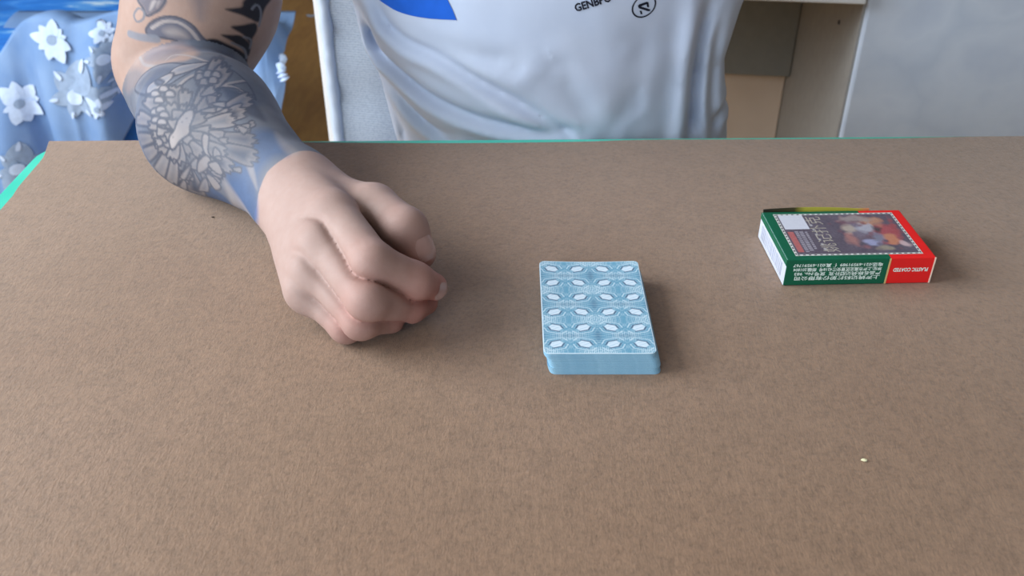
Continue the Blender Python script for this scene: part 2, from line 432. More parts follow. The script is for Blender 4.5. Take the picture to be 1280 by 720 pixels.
# ---- upper arm
paint(A_((175, -8), (300, -8), (285, 40), (255, 62), (215, 78), (195, 40)), DUSK, .8, up=True, line=INK, soft=3)
paint(A_((240, 5), (262, 5), (238, 48), (226, 52)), PALE, .9, up=True); paint(A_((268, 8), (282, 5), (262, 40)), PALE, .8, up=True)
paint(A_((150, 75), (172, 42), (200, 60), (195, 95), (165, 108)), TAN*1.1, .8, up=True, line=GREY*.8, lw=.5)
paint(A_((450, -8), (505, -8), (495, 60), (480, 95), (465, 55)), DUSK, .6, up=True, soft=7)
paint(A_((210, 150), (240, 110), (300, 85), (370, 88), (440, 125), (490, 185), (530, 225), (470, 225), (390, 208), (300, 190), (230, 180)), DUSK*1.05, .9, up=True, line=INK, soft=2)
paint(A_((240, 140), (300, 108), (370, 112), (430, 150), (470, 200)), None, closed=False, line=PALE, lw=1.0, up=True)
paint(A_((300, 150), (345, 138), (400, 160), (420, 190), (370, 185), (320, 175)), PALE*.95, .8, up=True, soft=4)
paint(A_((130, 170), (180, 185), (260, 195)), None, closed=False, line=GREY, lw=2.5, up=True)
for sh in (A_((690, 55), (700, 25), (750, -8), (850, -8), (810, 60), (780, 130), (735, 115), (690, 95), (610, 66)),
           A_((640, 155), (700, 145), (760, 135), (770, 170), (745, 215), (735, 240), (700, 195)),
           A_((590, 195), (640, 195), (690, 200), (735, 245), (725, 300), (690, 260), (640, 225)),
           A_((515, 225), (560, 215), (620, 240), (690, 275), (720, 310), (705, 375), (650, 340), (570, 290))):
    paint([(x-1, y-5) for x, y in sh], BLACK, .97, up=True, soft=1.5)
for st in (A_((740, 45), (760, 25), (780, 40), (785, 80), (775, 130)), A_((700, 185), (735, 200), (730, 240)), A_((640, 215), (700, 245), (712, 290)), A_((560, 250), (640, 270), (700, 310))):
    paint(st, None, closed=False, line=GREY*.9, lw=.7, up=True)
# smoky grey-blue shading over the whole piece
lerp(np.where(is_up, 0, np.clip((n1-.45)*1.5, 0, .4))*slv, GREY*.72)
lerp(np.where(is_up, 0, np.clip((vnoise(X, 28, 4)-.55)*1.5, 0, .18))*slv, BLUE*.85)
lerp(np.where(is_up, 0, .16)*slv, INK*.7)
# the rest of the sleeve, round the back of the arm: smoky shading
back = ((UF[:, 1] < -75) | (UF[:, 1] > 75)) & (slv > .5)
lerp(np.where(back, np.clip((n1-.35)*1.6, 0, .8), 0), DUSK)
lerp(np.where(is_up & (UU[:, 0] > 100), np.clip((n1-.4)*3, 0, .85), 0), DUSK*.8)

t = NT('tattooed_skin')
ca = t.n('ShaderNodeVertexColor', layer_name='paint').outputs[0]
nz = t.noise(900, 4, .6)
t.set(Base_Color=t.mix(1.0, ca, t.ramp(t.noise(160, 3), [(.3, (.95, .92, .91)), (.7, (1, 1, 1))]), 'MULTIPLY'), Roughness=t.math('MULTIPLY_ADD', nz, .15) if False else .58)
t.b.inputs['Specular IOR Level'].default_value = .22
t.b.inputs['Subsurface Weight'].default_value = .05; t.b.inputs['Subsurface Radius'].default_value = (1, .45, .3); t.b.inputs['Subsurface Scale'].default_value = .0015
t.bump(t.math('ADD', nz, t.math('MULTIPLY', t.noise(260, 3), .8)), .18, .0006)
SKIN = t.m
person = thing('person', 'seated person in a white printed T-shirt, tattooed arm resting on the brown mat', 'person', (.03, .80, -.75))
# ------------------------------------------------------------------ the person: head, neck, other arm (joined to the body), clothes
CX = .033
def head_sdf(p):
    d = rcone(p, (CX, .815, .27), (CX, .80, .42), .062, .055)
    hd = ellip(p, (CX, .775, .535), (.077, .098, .115)); hd = smin(hd, ellip(p, (CX, .745, .475), (.056, .066, .058)), .03)
    hd = smin(hd, rcone(p, (CX, .682, .535), (CX, .664, .508), .010, .015), .012)          # nose
    for s in (-1, 1):
        hd = smin(hd, ellip(p, (CX+s*.080, .792, .525), (.012, .022, .034)), .008)         # ears
        hd = -smin(-hd, ellip(p, (CX+s*.033, .682, .545), (.018, .016, .011)), .008)       # eye sockets
        hd = smin(hd, ellip(p, (CX+s*.033, .693, .545), (.0125, .0125, .0125)), .002)
        hd = smin(hd, rcone(p, (CX+s*.014, .684, .566), (CX+s*.048, .694, .568), .006, .005), .008)
    hd = smin(hd, ellip(p, (CX, .689, .474), (.026, .012, .006)), .004); hd = smin(hd, ellip(p, (CX, .690, .463), (.022, .012, .007)), .004)
    d = smin(d, hd, .025)
    # other arm: raised forward, hand closed near the lens side
    LS, LE, LW = np.array([.225, .80, .27]), np.array([.31, .60, .27]), np.array([.24, .40, .40])
    a = smin(rcone(p, LS, LE, .054, .042), rcone(p, LE, LW, .043, .027), .015)
    h = rcone(p, LW, LW+np.array([-.03, -.06, .03]), .027, .026)
    a = smin(a, h, .02); b0 = LW+np.array([-.035, -.07, .03])
    for k in range(4):
        q = b0 + np.array([-.010+.003*k, .004, .027-.019*k]); q1 = q+np.array([-.02, -.028, .004]); q2 = q1+np.array([-.026, .0, -.002]); q3 = q2+np.array([-.006, .020, -.002])
        a = smin(a, fing(p, [q, q1, q2, q3], [.0105, .0098, .0085, .0072]), .004)
    a = smin(a, fing(p, [LW+np.array([-.02, -.03, .045]), LW+np.array([-.06, -.055, .07]), LW+np.array([-.085, -.075, .068])], [.0125, .011, .0085]), .006)
    return smin(d, a, .03)
V3, Q3 = surface_nets(head_sdf, (-.12, .27, .18), (.40, .93, .68), .004)
V3 = relax(V3, Q3, 1, .4)
cK = np.tile(SK, (len(V3), 1))
def dark(c, r, col, a=1):
    m = np.clip(1.5-np.linalg.norm((V3-np.array(c))/np.array(r), axis=1), 0, 1)[:, None]*a; cK[:] = cK*(1-m) + np.asarray(col)*m
dark((CX, .68, .469), (.022, .02, .008), srgb(158, 104, 98), .5)
for s in (-1, 1):
    dark((CX+s*.033, .676, .545), (.010, .01, .004), srgb(190, 185, 182)); dark((CX+s*.033, .676, .545), (.0045, .01, .004), srgb(36, 26, 22)); dark((CX+s*.032, .68, .567), (.02, .02, .004), srgb(50, 40, 36))
# joined into the one body mesh
allV = np.concatenate([X, V3]); allQ = np.concatenate([Q2, Q3+len(X)]); allK = np.concatenate([np.clip(K, 0, 1), cK])
fine = mesh_np('body', allV, allQ); vcol(fine, allK)
body_o = part('body', fine, SKIN, person); body_o['label'] = 'bare forearm with a grey-blue peony tattoo sleeve and a loosely curled hand'
def nails():
    # flat curved plates on the thumb and index tips
    for nm, tip, prev, up_, w, l, off in (('fingernail', T3, T2, np.array([.50, -.42, .75]), .0066, .0062, .0088), ('fingernail', I4, I3, np.array([.55, -.75, .15]), .0052, .0048, .0076)):
        ax = (tip-prev)/np.linalg.norm(tip-prev); n = up_ - (up_@ax)*ax; n /= np.linalg.norm(n); sd = np.cross(ax, n)
        P = []
        bv = BVHTree.FromPolygons([tuple(v) for v in V], [tuple(q) for q in Q])
        for i in range(9):
            row = []
            for j in range(9):
                u, v = i/4-1, j/4-1
                rx = (1-.35*max(0, -u)**3 - .45*max(0, u)**4)
                o = tip + ax*(.0004 + u*l) + sd*(v*w*rx) + n*.03
                h = bv.ray_cast(Vector(tuple(o)), Vector(tuple(-n)))
                q = np.array(h[0]) if h[0] is not None else tip + ax*(.0004+u*l) + sd*(v*w*rx) + n*.004
                row.append(q + n*(.0005 - .0004*abs(v)))
            P.append(row)
        part(nm, gridmesh(nm, np.array(P)), NAIL, body_o)
tn = NT('fingernail'); tn.set(Base_Color=tn.ramp(tn.noise(80, 2), [(.3, srgb(172, 136, 129)), (.7, srgb(180, 146, 139))]), Roughness=.25); NAIL = tn.m
nails()
# hair: a short cap
def hair_sdf(p):
    d = ellip(p, (CX, .785, .548), (.086, .104, .118))
    return np.maximum(d, -np.minimum(ellip(p, (CX, .70, .49), (.085, .075, .095)), (p[:, 2]-.45)))
V4, Q4 = surface_nets(hair_sdf, (-.08, .65, .43), (.15, .91, .69), .005)
th = NT('hair'); th.set(Base_Color=th.ramp(th.noise(400, 4), [(.3, (.008, .006, .005)), (.7, (.03, .022, .018))]), Roughness=.5)
part('hair', mesh_np('hair', V4, Q4), th.m, person)
# --- T-shirt
zs = np.array([-.28, -.20, -.054, .03, .075, .16, .25, .30, .335, .37])
aw = np.array([.175, .160, .1475, .148, .160, .19, .205, .175, .11, .075]); bw = np.array([.125, .118, .104, .104, .106, .112, .105, .095, .075, .066])
cx = np.array([.035, .04, .046, .031, .030, .03, .031, .033, CX, CX]); cy = np.array([.80, .788, .781, .781, .782, .79, .80, .805, .81, .812])
def prof(z): return np.interp(z, zs, cx), np.interp(z, zs, cy), np.interp(z, zs, aw), np.interp(z, zs, bw)
def on_front(px, py):
    d = ray(px, py); o = np.array([0, 0, CAM_H]); t_ = .70
    for _ in range(30):
        P = o + d*t_; x0, y0, a, b = prof(P[2]); q = min(abs((P[0]-x0)/a), .995); t_ += ((y0 - b*math.sqrt(1-q*q)) - P[1])*.6
    P = o + d*t_; return (P[0], P[2])
FOLDS = [  # photo polyline, depth (m), width (m), raised lip below
    ([(462, -20), (478, 22), (505, 50), (545, 70), (590, 97), (650, 132), (690, 155), (722, 170)], .0050, .0050, .0040),
    ([(452, 10), (468, 58), (500, 92), (545, 126), (600, 150), (660, 163), (705, 172)], .0050, .0045, .0050),
    ([(484, 95), (508, 132), (538, 160), (565, 176)], .0045, .0042, .0040),
    ([(490, 130), (500, 155), (508, 178)], .0035, .0035, .0030),
    ([(470, -10), (495, 22), (530, 45), (580, 66), (640, 80)], .0022, .0070, .0016),
    ([(892, -20), (884, 20), (872, 90), (866, 175)], .0110, .0065, .0060),
    ([(905, 0), (893, 70), (889, 130), (893, 178)], .0045, .0055, .0030),
    ([(888, 175), (896, 150), (905, 130)], .0040, .0040, .0030),
    ([(800, -10), (806, 60), (796, 120), (800, 172)], .0018, .012, .0014),
    ([(835, -10), (842, 60), (836, 120), (838, 172)], .0016, .010, .0012),
    ([(752, 178), (742, 150), (720, 120), (700, 90)], .0016, .008, .0012),
    ([(757, 178), (772, 150), (790, 128)], .0022, .006, .0015),
    ([(640, 20), (680, 40), (740, 60), (790, 62)], .0012, .014, .001)]
FOLDS = [(np.array([on_front(*p) for p in dens(pl, False, 8)]), d, w, l) for pl, d, w, l in FOLDS]
def shirt_sdf(p):
    x0, y0, a, b = prof(p[:, 2]); qx = (p[:, 0]-x0)/a; qy = (p[:, 1]-y0)/b
    d = (np.sqrt(qx*qx+qy*qy)-1)*b*.95
    front = (p[:, 1] < y0 + .03) & (np.abs(d) < .05) & (p[:, 2] < .14) & (p[:, 2] > -.12)
    ix = np.nonzero(front)[0]
    if len(ix):
        U = p[ix][:, [0, 2]].astype(float); f = np.zeros(len(ix))
        for pl, dep, w, lip in FOLDS:
            D = np.full(len(ix), 1e9); sg = np.zeros(len(ix))
            for i in range(len(pl)-1):
                A, B = pl[i], pl[i+1]; ba = B-A; h = np.clip((U-A)@ba/(ba@ba+1e-12), 0, 1); q = U-A-h[:, None]*ba; dd = (q*q).sum(1)
                m = dd < D; D[m] = dd[m]; sg[m] = np.sign(ba[0]*q[m, 1]-ba[1]*q[m, 0])
            D = np.sqrt(D)
            en = np.minimum(np.linalg.norm(U-pl[0], axis=1), np.linalg.norm(U-pl[-1], axis=1)*3); tp_ = np.clip(en/.035, 0, 1)
            f += tp_*(-dep*np.exp(-(D/w)**2) + lip*np.exp(-((D-w*2.0)/(w*1.3))**2)*(sg < 0) + lip*.4*np.exp(-((D-w*2.4)/(w*1.6))**2)*(sg > 0))
        d[ix] -= f
    d = np.maximum(d, np.maximum(p[:, 2]-.365, -.27-p[:, 2]))
    # sleeves
    s1 = rcone(p, SH+np.array([.06, .01, .03]), SH*.45+UA*.55+np.array([0, 0, .0]), .072, .068); e = (UA-SH)/np.linalg.norm(UA-SH)
    s1 = np.maximum(s1, (p-(SH*.42+UA*.58)).astype(np.float32)@e.astype(np.float32))
    LS, LE = np.array([.225, .80, .27]), np.array([.31, .60, .27]); e2 = (LE-LS)/np.linalg.norm(LE-LS)
    s2 = np.maximum(rcone(p, LS+np.array([-.06, .01, .03]), LE, .074, .070), (p-(LS*.35+LE*.65)).astype(np.float32)@e2.astype(np.float32))
    return smin(smin(d, s1, .03), s2, .03)
V5, Q5 = surface_nets(shirt_sdf, (-.27, .58, -.30), (.40, .95, .40), .0025)
V5 = relax(V5, Q5, 3, .5)
V5[:, 1] = np.where((V5[:, 2] < .004) & (V5[:, 2] > -.05), np.maximum(V5[:, 1], .6735), V5[:, 1])       # pressed against the table edge
ts = NT('white_cotton'); oc = ts.coord()
kn = ts.noise(1500, 3); 
ts.set(Base_Color=ts.ramp(ts.noise(30, 3), [(.2, srgb(186, 197, 220)), (.8, srgb(196, 206, 227))]), Roughness=.85)
ts.b.inputs['Sheen Weight'].default_value = .15; ts.b.inputs['Specular IOR Level'].default_value = .2; ts.bump(kn, .15, .0006)
shirt = part('shirt', mesh_np('shirt', V5, Q5), ts.m, person); shirt['label'] = 'white cotton T-shirt with blue print and small black lettering'
sbvh = BVHTree.FromPolygons([tuple(v) for v in V5], [tuple(q) for q in Q5])
def on_shirt(px, py, lift=.0006):
    d = Vector(tuple(ray(px, py))); h = sbvh.ray_cast(Vector((0, 0, CAM_H)), d)
    if h[0] is None: return None
    n = h[1] if h[1].dot(d) < 0 else -h[1]
    return h[0] + n*lift
def fill_poly(name, pts, mat, parent, step=3.0, lift=.0006):
    """flat print: the outline is cut into a fine mesh that lies on the cloth"""
    bm = bmesh.new(); vs = [bm.verts.new((x, y, 0)) for x, y in pts]; bm.faces.new(vs)
    xs = [p[0] for p in pts]; ys = [p[1] for p in pts]
    for v in np.arange(min(xs)+step, max(xs), step): bmesh.ops.bisect_plane(bm, geom=bm.verts[:]+bm.edges[:]+bm.faces[:], plane_co=(v, 0, 0), plane_no=(1, 0, 0))
    for v in np.arange(min(ys)+step, max(ys), step): bmesh.ops.bisect_plane(bm, geom=bm.verts[:]+bm.edges[:]+bm.faces[:], plane_co=(0, v, 0), plane_no=(0, 1, 0))
    for v in bm.verts:
        q = on_shirt(v.co.x, v.co.y, lift)
        if q is not None: v.co = q
    me = bpy.data.meshes.new(name); bm.to_mesh(me); bm.free(); return part(name, me, mat, parent)
fill_poly('print_shape', dens([(462, -52), (462, -25), (475, 0)], False, 4)+dens([(475, 0), (498, 14), (530, 22), (571, 24.8)], False, 4)+[(571, 24.8), (566, 12), (558, -4), (548, -30), (540, -52)], plain('blue_print', srgb(28, 92, 196), .7, .2), shirt)
INKM = plain('black_print', srgb(26, 28, 44), .7, .2)
def text_mesh(s, size=1.0, bold=0.0):
    cu = bpy.data.curves.new('t', 'FONT'); cu.body = s; cu.size = size; cu.offset = bold; cu.resolution_u = 2
    o = bpy.data.objects.new('t', cu); C.objects.link(o)
    me = bpy.data.meshes.new_from_object(o.evaluated_get(bpy.context.evaluated_depsgraph_get()))
    bpy.data.objects.remove(o); bpy.data.curves.remove(cu); return me
def flat_text(s, size=1.0, bold=0.0):
    me = text_mesh(s, size, bold); bm = bmesh.new(); bm.from_mesh(me); bpy.data.meshes.remove(me); return bm
bm = flat_text('GENBPO', 13.5, .034*13.5)
a0 = math.radians(-17)
for v in bm.verts:
    x, y = v.co.x*.90, -v.co.y; px = 719.5 + x*math.cos(a0) - y*math.sin(a0); py = 14.5 + x*math.sin(a0) + y*math.cos(a0)
    q = on_shirt(px, py); v.co = q if q is not None else v.co
me = bpy.data.meshes.new('lettering'); bm.to_mesh(me); bm.free(); part('lettering', me, INKM, shirt)
ringo = [(804.5+15.2*math.cos(a)-1.5*math.sin(a), 7.5+14.2*math.sin(a)-3*math.cos(a)) for a in np.linspace(0, 2*math.pi, 48, endpoint=False)]
ringi = [(804.5+13.4*math.cos(a)-1.3*math.sin(a), 7.5+12.4*math.sin(a)-2.6*math.cos(a)) for a in np.linspace(0, 2*math.pi, 48, endpoint=False)]
Vr = [on_shirt(*p) for p in ringo+ringi]; part('badge_ring', mesh('badge_ring', Vr, [(i, (i+1) % 48, 48+(i+1) % 48, 48+i) for i in range(48)]), INKM, shirt)
Lg = lambda *p: [(700+x/8, y/8) for x, y in p]
for g in (Lg((775, 55), (790, 40), (865, 15), (880, 20), (888, 70), (868, 68), (862, 40), (805, 62), (900, 92), (895, 110), (870, 108), (785, 80)), Lg((792, 105), (812, 103), (822, 138), (804, 142))):
    fill_poly('badge_mark', g, INKM, shirt, 4)
# --- trousers and shoes, under the table
def trou_sdf(p):
    d = rcone(p, (-.06, .80, -.27), (-.10, .42, -.24), .095, .068); d = smin(d, rcone(p, (.12, .80, -.27), (.17, .42, -.24), .095, .068), .02)
    d = smin(d, rcone(p, (-.04, .83, -.25), (.10, .83, -.25), .11, .11), .03)
    d = smin(d, rcone(p, (-.10, .42, -.24), (-.10, .46, -.66), .068, .052), .02); return smin(d, rcone(p, (.17, .42, -.24), (.17, .46, -.66), .068, .052), .02)
V6, Q6 = surface_nets(trou_sdf, (-.25, .30, -.75), (.33, 1.0, -.10), .008)
part('trousers', mesh_np('trousers', V6, Q6), plain('dark_denim', srgb(52, 60, 78), .85, .2), person)
for s in (-.10, .17):
    f = lambda p, s=s: np.maximum(smin(rcone(p, (s, .47, -.69), (s, .36, -.715), .045, .036), rcone(p, (s, .47, -.66), (s, .47, -.69), .05, .045), .02), -.75-p[:, 2])
    v_, q_ = surface_nets(f, (s-.08, .29, -.76), (s+.08, .55, -.58), .005); v_[:, 2] = np.maximum(v_[:, 2], -.7495)
    part('shoe', mesh_np('shoe', v_, q_), plain('black_shoe', srgb(30, 30, 34), .5), person)
# ------------------------------------------------------------------ table, mat
def prism(name, outline, z0, z1, bev=0.0, seg=2):
    bm = bmesh.new(); vs = [bm.verts.new((x, y, z0)) for x, y in outline]; f = bm.faces.new(vs)
    r = bmesh.ops.extrude_face_region(bm, geom=[f]); bmesh.ops.translate(bm, vec=(0, 0, z1-z0), verts=[g for g in r['geom'] if isinstance(g, bmesh.types.BMVert)])
    bmesh.ops.recalc_face_normals(bm, faces=bm.faces[:])
    if bev:
        e = [e for e in bm.edges if abs(e.verts[0].co.z-e.verts[1].co.z) < 1e-7]
        bmesh.ops.bevel(bm, geom=e, offset=bev, segments=seg, profile=.5, affect='EDGES')
    me = bpy.data.meshes.new(name); bm.to_mesh(me); bm.free(); return me
def rrect(x0, x1, y0, y1, r, n=8):
    P = []
    for cx_, cy_, a0_ in ((x1-r, y1-r, 0), (x0+r, y1-r, 90), (x0+r, y0+r, 180), (x1-r, y0+r, 270)):
        for k in range(n+1): a = math.radians(a0_+90*k/n); P.append((cx_+r*math.cos(a), cy_+r*math.sin(a)))
    return P
tt = NT('teal_lacquer'); tt.set(Base_Color=tt.ramp(tt.noise(12, 3), [(.3, srgb(70, 196, 172)), (.7, srgb(92, 212, 190))]), Roughness=.22); TEAL = tt.m
table = thing('table', 'table with a glossy teal top under the brown felt mat', 'table', (.20, .28, -.75))
rot = math.radians(1.0)
top = prism('table_top', [(x*math.cos(rot) - (y-.66)*math.sin(rot)-.0, x*math.sin(rot) + (y-.66)*math.cos(rot)+.6690) for x, y in rrect(-.3585, .78, -.10, .66, .028)], -.022, -.0021, .0015)
part('table_top', top, TEAL, table)
LEG = plain('grey_steel', srgb(150, 155, 160), .35, .5, .03)
for lx, ly in ((-.30, -.04), (.72, -.04), (-.30, .60), (.72, .60)):
    part('leg', boxmesh('leg', lx-.02, lx+.02, ly-.02, ly+.02, -.75, -.022, .003), LEG, table)
for ly in (-.04, .60): part('apron', boxmesh('apron', -.28, .70, ly-.01, ly+.01, -.075, -.022, .002), LEG, table)
# felt mat: slightly wavy cut edges
back = [(-.3566, .6612), (-.30, .6622), (-.24, .6628), (-.19, .6605), (-.166, .6596), (-.10, .6578), (-.0246, .6577), (.05, .6600), (.09, .6630), (.1176, .6640), (.20, .6648), (.2858, .6658), (.34, .6688), (.40, .6705), (.60, .6745), (.77, .676)]
left = [(-.3440, .40), (-.3438, .5512), (-.3465, .585), (-.3478, .612), (-.3490, .632), (-.3530, .648)]
outl = dens([(.77, -.09), (.30, -.092), (-.342, -.09)], False, .05)[:-1] + [(-.342, -.09), (-.343, .1), (-.3440, .25)] + dens(left, False, .01) + dens(back, False, .01)
outl = [(float(p[0]), float(p[1])) for p in outl]
tm = NT('felt'); oc = tm.coord()
fine_n = tm.noise(330, 6, .8, oc); mid_n = tm.noise(70, 5, .7, oc); big_n = tm.noise(6, 4, .55, oc)
strv = tm.n('ShaderNodeMapping'); strv.inputs['Scale'].default_value = (1, .35, 1); tm.l(oc, strv.inputs[0]); fib = tm.noise(700, 4, .7, strv.outputs[0])
base = tm.ramp(big_n, [(.25, srgb(134, 104, 81)), (.5, srgb(138, 109, 86)), (.78, srgb(142, 113, 91))])
c1 = tm.mix(1.0, base, tm.ramp(fine_n, [(.30, (.66, .64, .62)), (.5, (1, 1, 1)), (.72, (1.22, 1.20, 1.18))]), 'MULTIPLY')
c2 = tm.mix(1.0, c1, tm.ramp(mid_n, [(.3, (.90, .895, .89)), (.7, (1.06, 1.06, 1.06))]), 'MULTIPLY')
tm.set(Base_Color=c2, Roughness=.62); tm.b.inputs['Specular IOR Level'].default_value = .5
tm.b.inputs['Sheen Weight'].default_value = .5; tm.b.inputs['Sheen Roughness'].default_value = .40; tm.b.inputs['Sheen Tint'].default_value = (.95, .97, 1, 1)
tm.bump(tm.math('ADD', tm.math('MULTIPLY', fine_n, .8), fib), .45, .0010)
FELT = tm.m
mat_o = part('felt_mat', prism('felt_mat', outl, -.0020, 0, .0004, 1), FELT)
tag(mat_o, 'large brown felt mat covering the teal table top', 'mat')

# ------------------------------------------------------------------ deck of cards
CW, CL, NC = .0575, .088, 54
CT = .01332/NC; dx0, dy0, dyaw = .04477, .41942, .001
def card_outline(n=5): return rrect(-CW/2, CW/2, -CL/2, CL/2, .0035, n)
ncards = []
tc = NT('card_stock'); geo = tc.n('ShaderNodeNewGeometry'); sp = tc.n('ShaderNodeSeparateXYZ'); tc.l(geo.outputs['Normal'], sp.inputs[0])
tc.set(Base_Color=tc.ramp(tc.noise(260, 3), [(.25, srgb(126, 172, 200)), (.75, srgb(146, 188, 212))]), Roughness=.45); CARD = tc.m
card_me = prism('playing_card', card_outline(), .000004, CT-.000004); card_me.materials.append(CARD)
for i in range(NC-1):
    t_ = i/(NC-1); o = bpy.data.objects.new('playing_card', card_me); C.objects.link(o)
    sh = .0032*(1-np.clip(t_/.84, 0, 1))
    o.location = (dx0 + sh + (.0009 if .30 < t_ < .84 else 0)*min(1, (.84-t_)*6) + rng.normal()*.00005, dy0 - .0003*(1-t_) + rng.normal()*.00005, i*CT+.00002)
    o.rotation_euler = (0, 0, dyaw + rng.normal()*.0008)
    tag(o, 'pale blue edged playing card inside the squared deck, below its patterned top card', 'playing card', 'cards stacked in the blue deck')
# top card: printed back
nu, nvv = 200, 300
gx = np.linspace(-CW/2, CW/2, nu); gy = np.linspace(-CL/2, CL/2, nvv)
PX, PY = np.meshgrid(gx, gy, indexing='ij')
ax_, ay_ = np.abs(PX)-(CW/2-.0035), np.abs(PY)-(CL/2-.0035); m = (ax_ > 0) & (ay_ > 0); rr = np.hypot(ax_, ay_)
f_ = np.where(m & (rr > .0035), .0035/np.maximum(rr, 1e-9), 1.0)
PX2 = np.where(m, np.sign(PX)*((CW/2-.0035)+ax_*f_), PX); PY2 = np.where(m, np.sign(PY)*((CL/2-.0035)+ay_*f_), PY)
u, v = PX*1000, PY*1000                          # mm
sx_, sy_ = 14.6, 14.4
col_i = np.clip(np.round(u/sx_-.5), -2, 1)+.5; row_i = np.clip(np.round(v/sy_-.5), -3, 2)+.5
du, dv = u-col_i*sx_, v-row_i*sy_
par = np.where((np.floor(col_i)+np.floor(row_i)) % 2 == 0, 1.0, -1.0)
w_ = np.abs(du)*.90 + .25*par*du*0 ; hexd = np.maximum(np.abs(dv + par*du*.30)/2.6, (np.abs(du - par*dv*.15)*.62 + np.abs(dv + par*du*.30)*.42)/2.4)
LB, MB, DB, WB = np.array(srgb(212, 228, 242)), np.array(srgb(80, 150, 182)), np.array(srgb(40, 88, 124)), np.array(srgb(190, 214, 228))
kk = np.tile(MB, (nu, nvv, 1))
def kmix(mk, c_):
    global kk
    mk = np.clip(mk, 0, 1)[..., None]; kk = kk*(1-mk) + c_*mk
# zebra lines around the medallions and fans between them
ringd = np.hypot(du*1.0, dv*1.15)
kmix((np.sin(hexd*11.0) > .25)*np.exp(-((hexd-1.85)/.50)**2)*.95*((np.abs(dv+par*du*.28) > np.abs(du)*.25)), WB)
cu, cv = u-np.round(u/(2*sx_))*2*sx_, v-(np.round((v)/(2*sy_)-.5)+.5)*2*sy_
fan = np.exp(-(cu/8.5)**2-(cv/4.2)**2)
cu2, cv2 = u-(np.round(u/(2*sx_)-.5)+.5)*2*sx_, v-np.round(v/(2*sy_))*2*sy_
fan2 = np.exp(-(cu2/7.0)**2-(cv2/3.6)**2)
kmix((np.sin(cu*6.0+np.sin(cv)*.6) > 0)*np.clip(fan*1.7, 0, .9), WB); kmix((np.sin(cu2*6.0) > 0)*np.clip(fan2*1.5, 0, .8), WB)
cc = np.abs(cu2*.0+ (u-np.round(u/(2*sx_))*2*sx_))
kmix(np.exp(-(cu/2.0)**2-((np.abs(cv)-14.4)/5.0)**2)*.6, DB); kmix(np.exp(-((np.abs(cu)-14.6)/7.5)**2-((np.abs(cv)-14.4)/1.6)**2)*.45, DB*1.1)
kmix((np.sin(np.hypot(cu*.8, cv)*3.2) > .55)*.25, WB)
kmix(np.clip((1.32-hexd)/.10, 0, 1)*(np.abs(du*.6+par*dv*.9) > 1.6), DB)
kmix(np.clip((1.0-hexd)/.10, 0, 1), LB)
kmix(np.clip((.85-hexd)/.1, 0, 1)*(np.sin((du*.55-dv)*2.6) > .8)*.35, MB*1.25)
edge = np.minimum(CW*500-np.abs(u), CL*500-np.abs(v)); kmix(np.clip((.55-edge)/.2, 0, 1), np.array(srgb(214, 232, 244)))
zt = (NC-1)*CT+.00003; 
Pt = np.stack([PX2, PY2, np.full_like(PX, CT)], -1)
# slight lift of the far corners
Pt[..., 2] += .0007*np.clip(PY/(CL/2), 0, 1)**3*np.abs(PX/(CW/2))**2
tp = gridmesh('playing_card', Pt); vcol(tp, kk.reshape(-1, 3))
bot = mesh('b', [], []);
bmk = bmesh.new(); bmk.from_mesh(tp); 
bd = [e for e in bmk.edges if e.is_boundary]; r = bmesh.ops.extrude_edge_only(bmk, edges=bd); lay = bmk.verts.layers.float_color.get('paint')
for g in r['geom']:
    if isinstance(g, bmesh.types.BMVert): g.co.z -= CT*.95; g[lay] = tuple(srgb(200, 222, 236))+(1,)
bmk.to_mesh(tp); bmk.free(); bpy.data.meshes.remove(bot)
tb = NT('card_back'); cb = tb.n('ShaderNodeVertexColor', layer_name='paint').outputs[0]
tb.set(Base_Color=tb.mix(.06, cb, tb.ramp(tb.noise(500, 2), [(.3, (.5, .6, .7)), (.7, (1, 1, 1))])), Roughness=.38); tp.materials.append(tb.m)
tcard = bpy.data.objects.new('playing_card', tp); C.objects.link(tcard); tcard.location = (dx0, dy0, zt); tcard.rotation_euler = (0, 0, dyaw)
tag(tcard, 'top card of the deck, blue back printed with white medallions and zebra lines', 'playing card', 'cards stacked in the blue deck')

# ------------------------------------------------------------------ tuck box
BL, BW, BH, byaw = .08738, .05713, .01806, .035
bx, by = .20163, .48792
box = thing('card_box', 'green and red tuck box with printed dark picture panel and white lettering', 'card box', (bx, by, 0)); box.rotation_euler = (0, 0, byaw)
def bpart(name, me, mat, parent=None, label=None):
    """mesh given in box coordinates"""
    o = bpy.data.objects.new(name, me); C.objects.link(o); o.parent = parent or box
    if mat: me.materials.append(mat)
    if label: o['label'] = label
    return o
GRN = plain('green_card', srgb(10, 92, 66), .45, .3, .03); RDM = plain('red_card', srgb(226, 32, 32), .5, .3, .03); WHT = plain('white_card', srgb(196, 200, 214), .5, .4, .03)
GOLD = plain('gold_line', srgb(206, 176, 120), .4, .5, .05); INKW = plain('white_print', srgb(222, 236, 230), .5, .3, .02); DRK = plain('dark_print', srgb(40, 36, 44), .5)
hx, hy = BL/2, BW/2; spl = -hx+BL*.694
bme = boxmesh('body', -hx, hx, -hy, hy, .0002, BH, .0007, 2)
for m_ in (GRN, RDM, WHT): bme.materials.append(m_)
bmk = bmesh.new(); bmk.from_mesh(bme)
bmesh.ops.bisect_plane(bmk, geom=bmk.verts[:]+bmk.edges[:]+bmk.faces[:], plane_co=(spl, 0, 0), plane_no=(1, 0, 0))
for f in bmk.faces:
    c_ = f.calc_center_median(); f.material_index = 2 if (c_.x < -hx+.0003) else (1 if c_.x > spl else 0); f.smooth = False
bmk.to_mesh(bme); bmk.free()
bpart('box_body', bme, None)
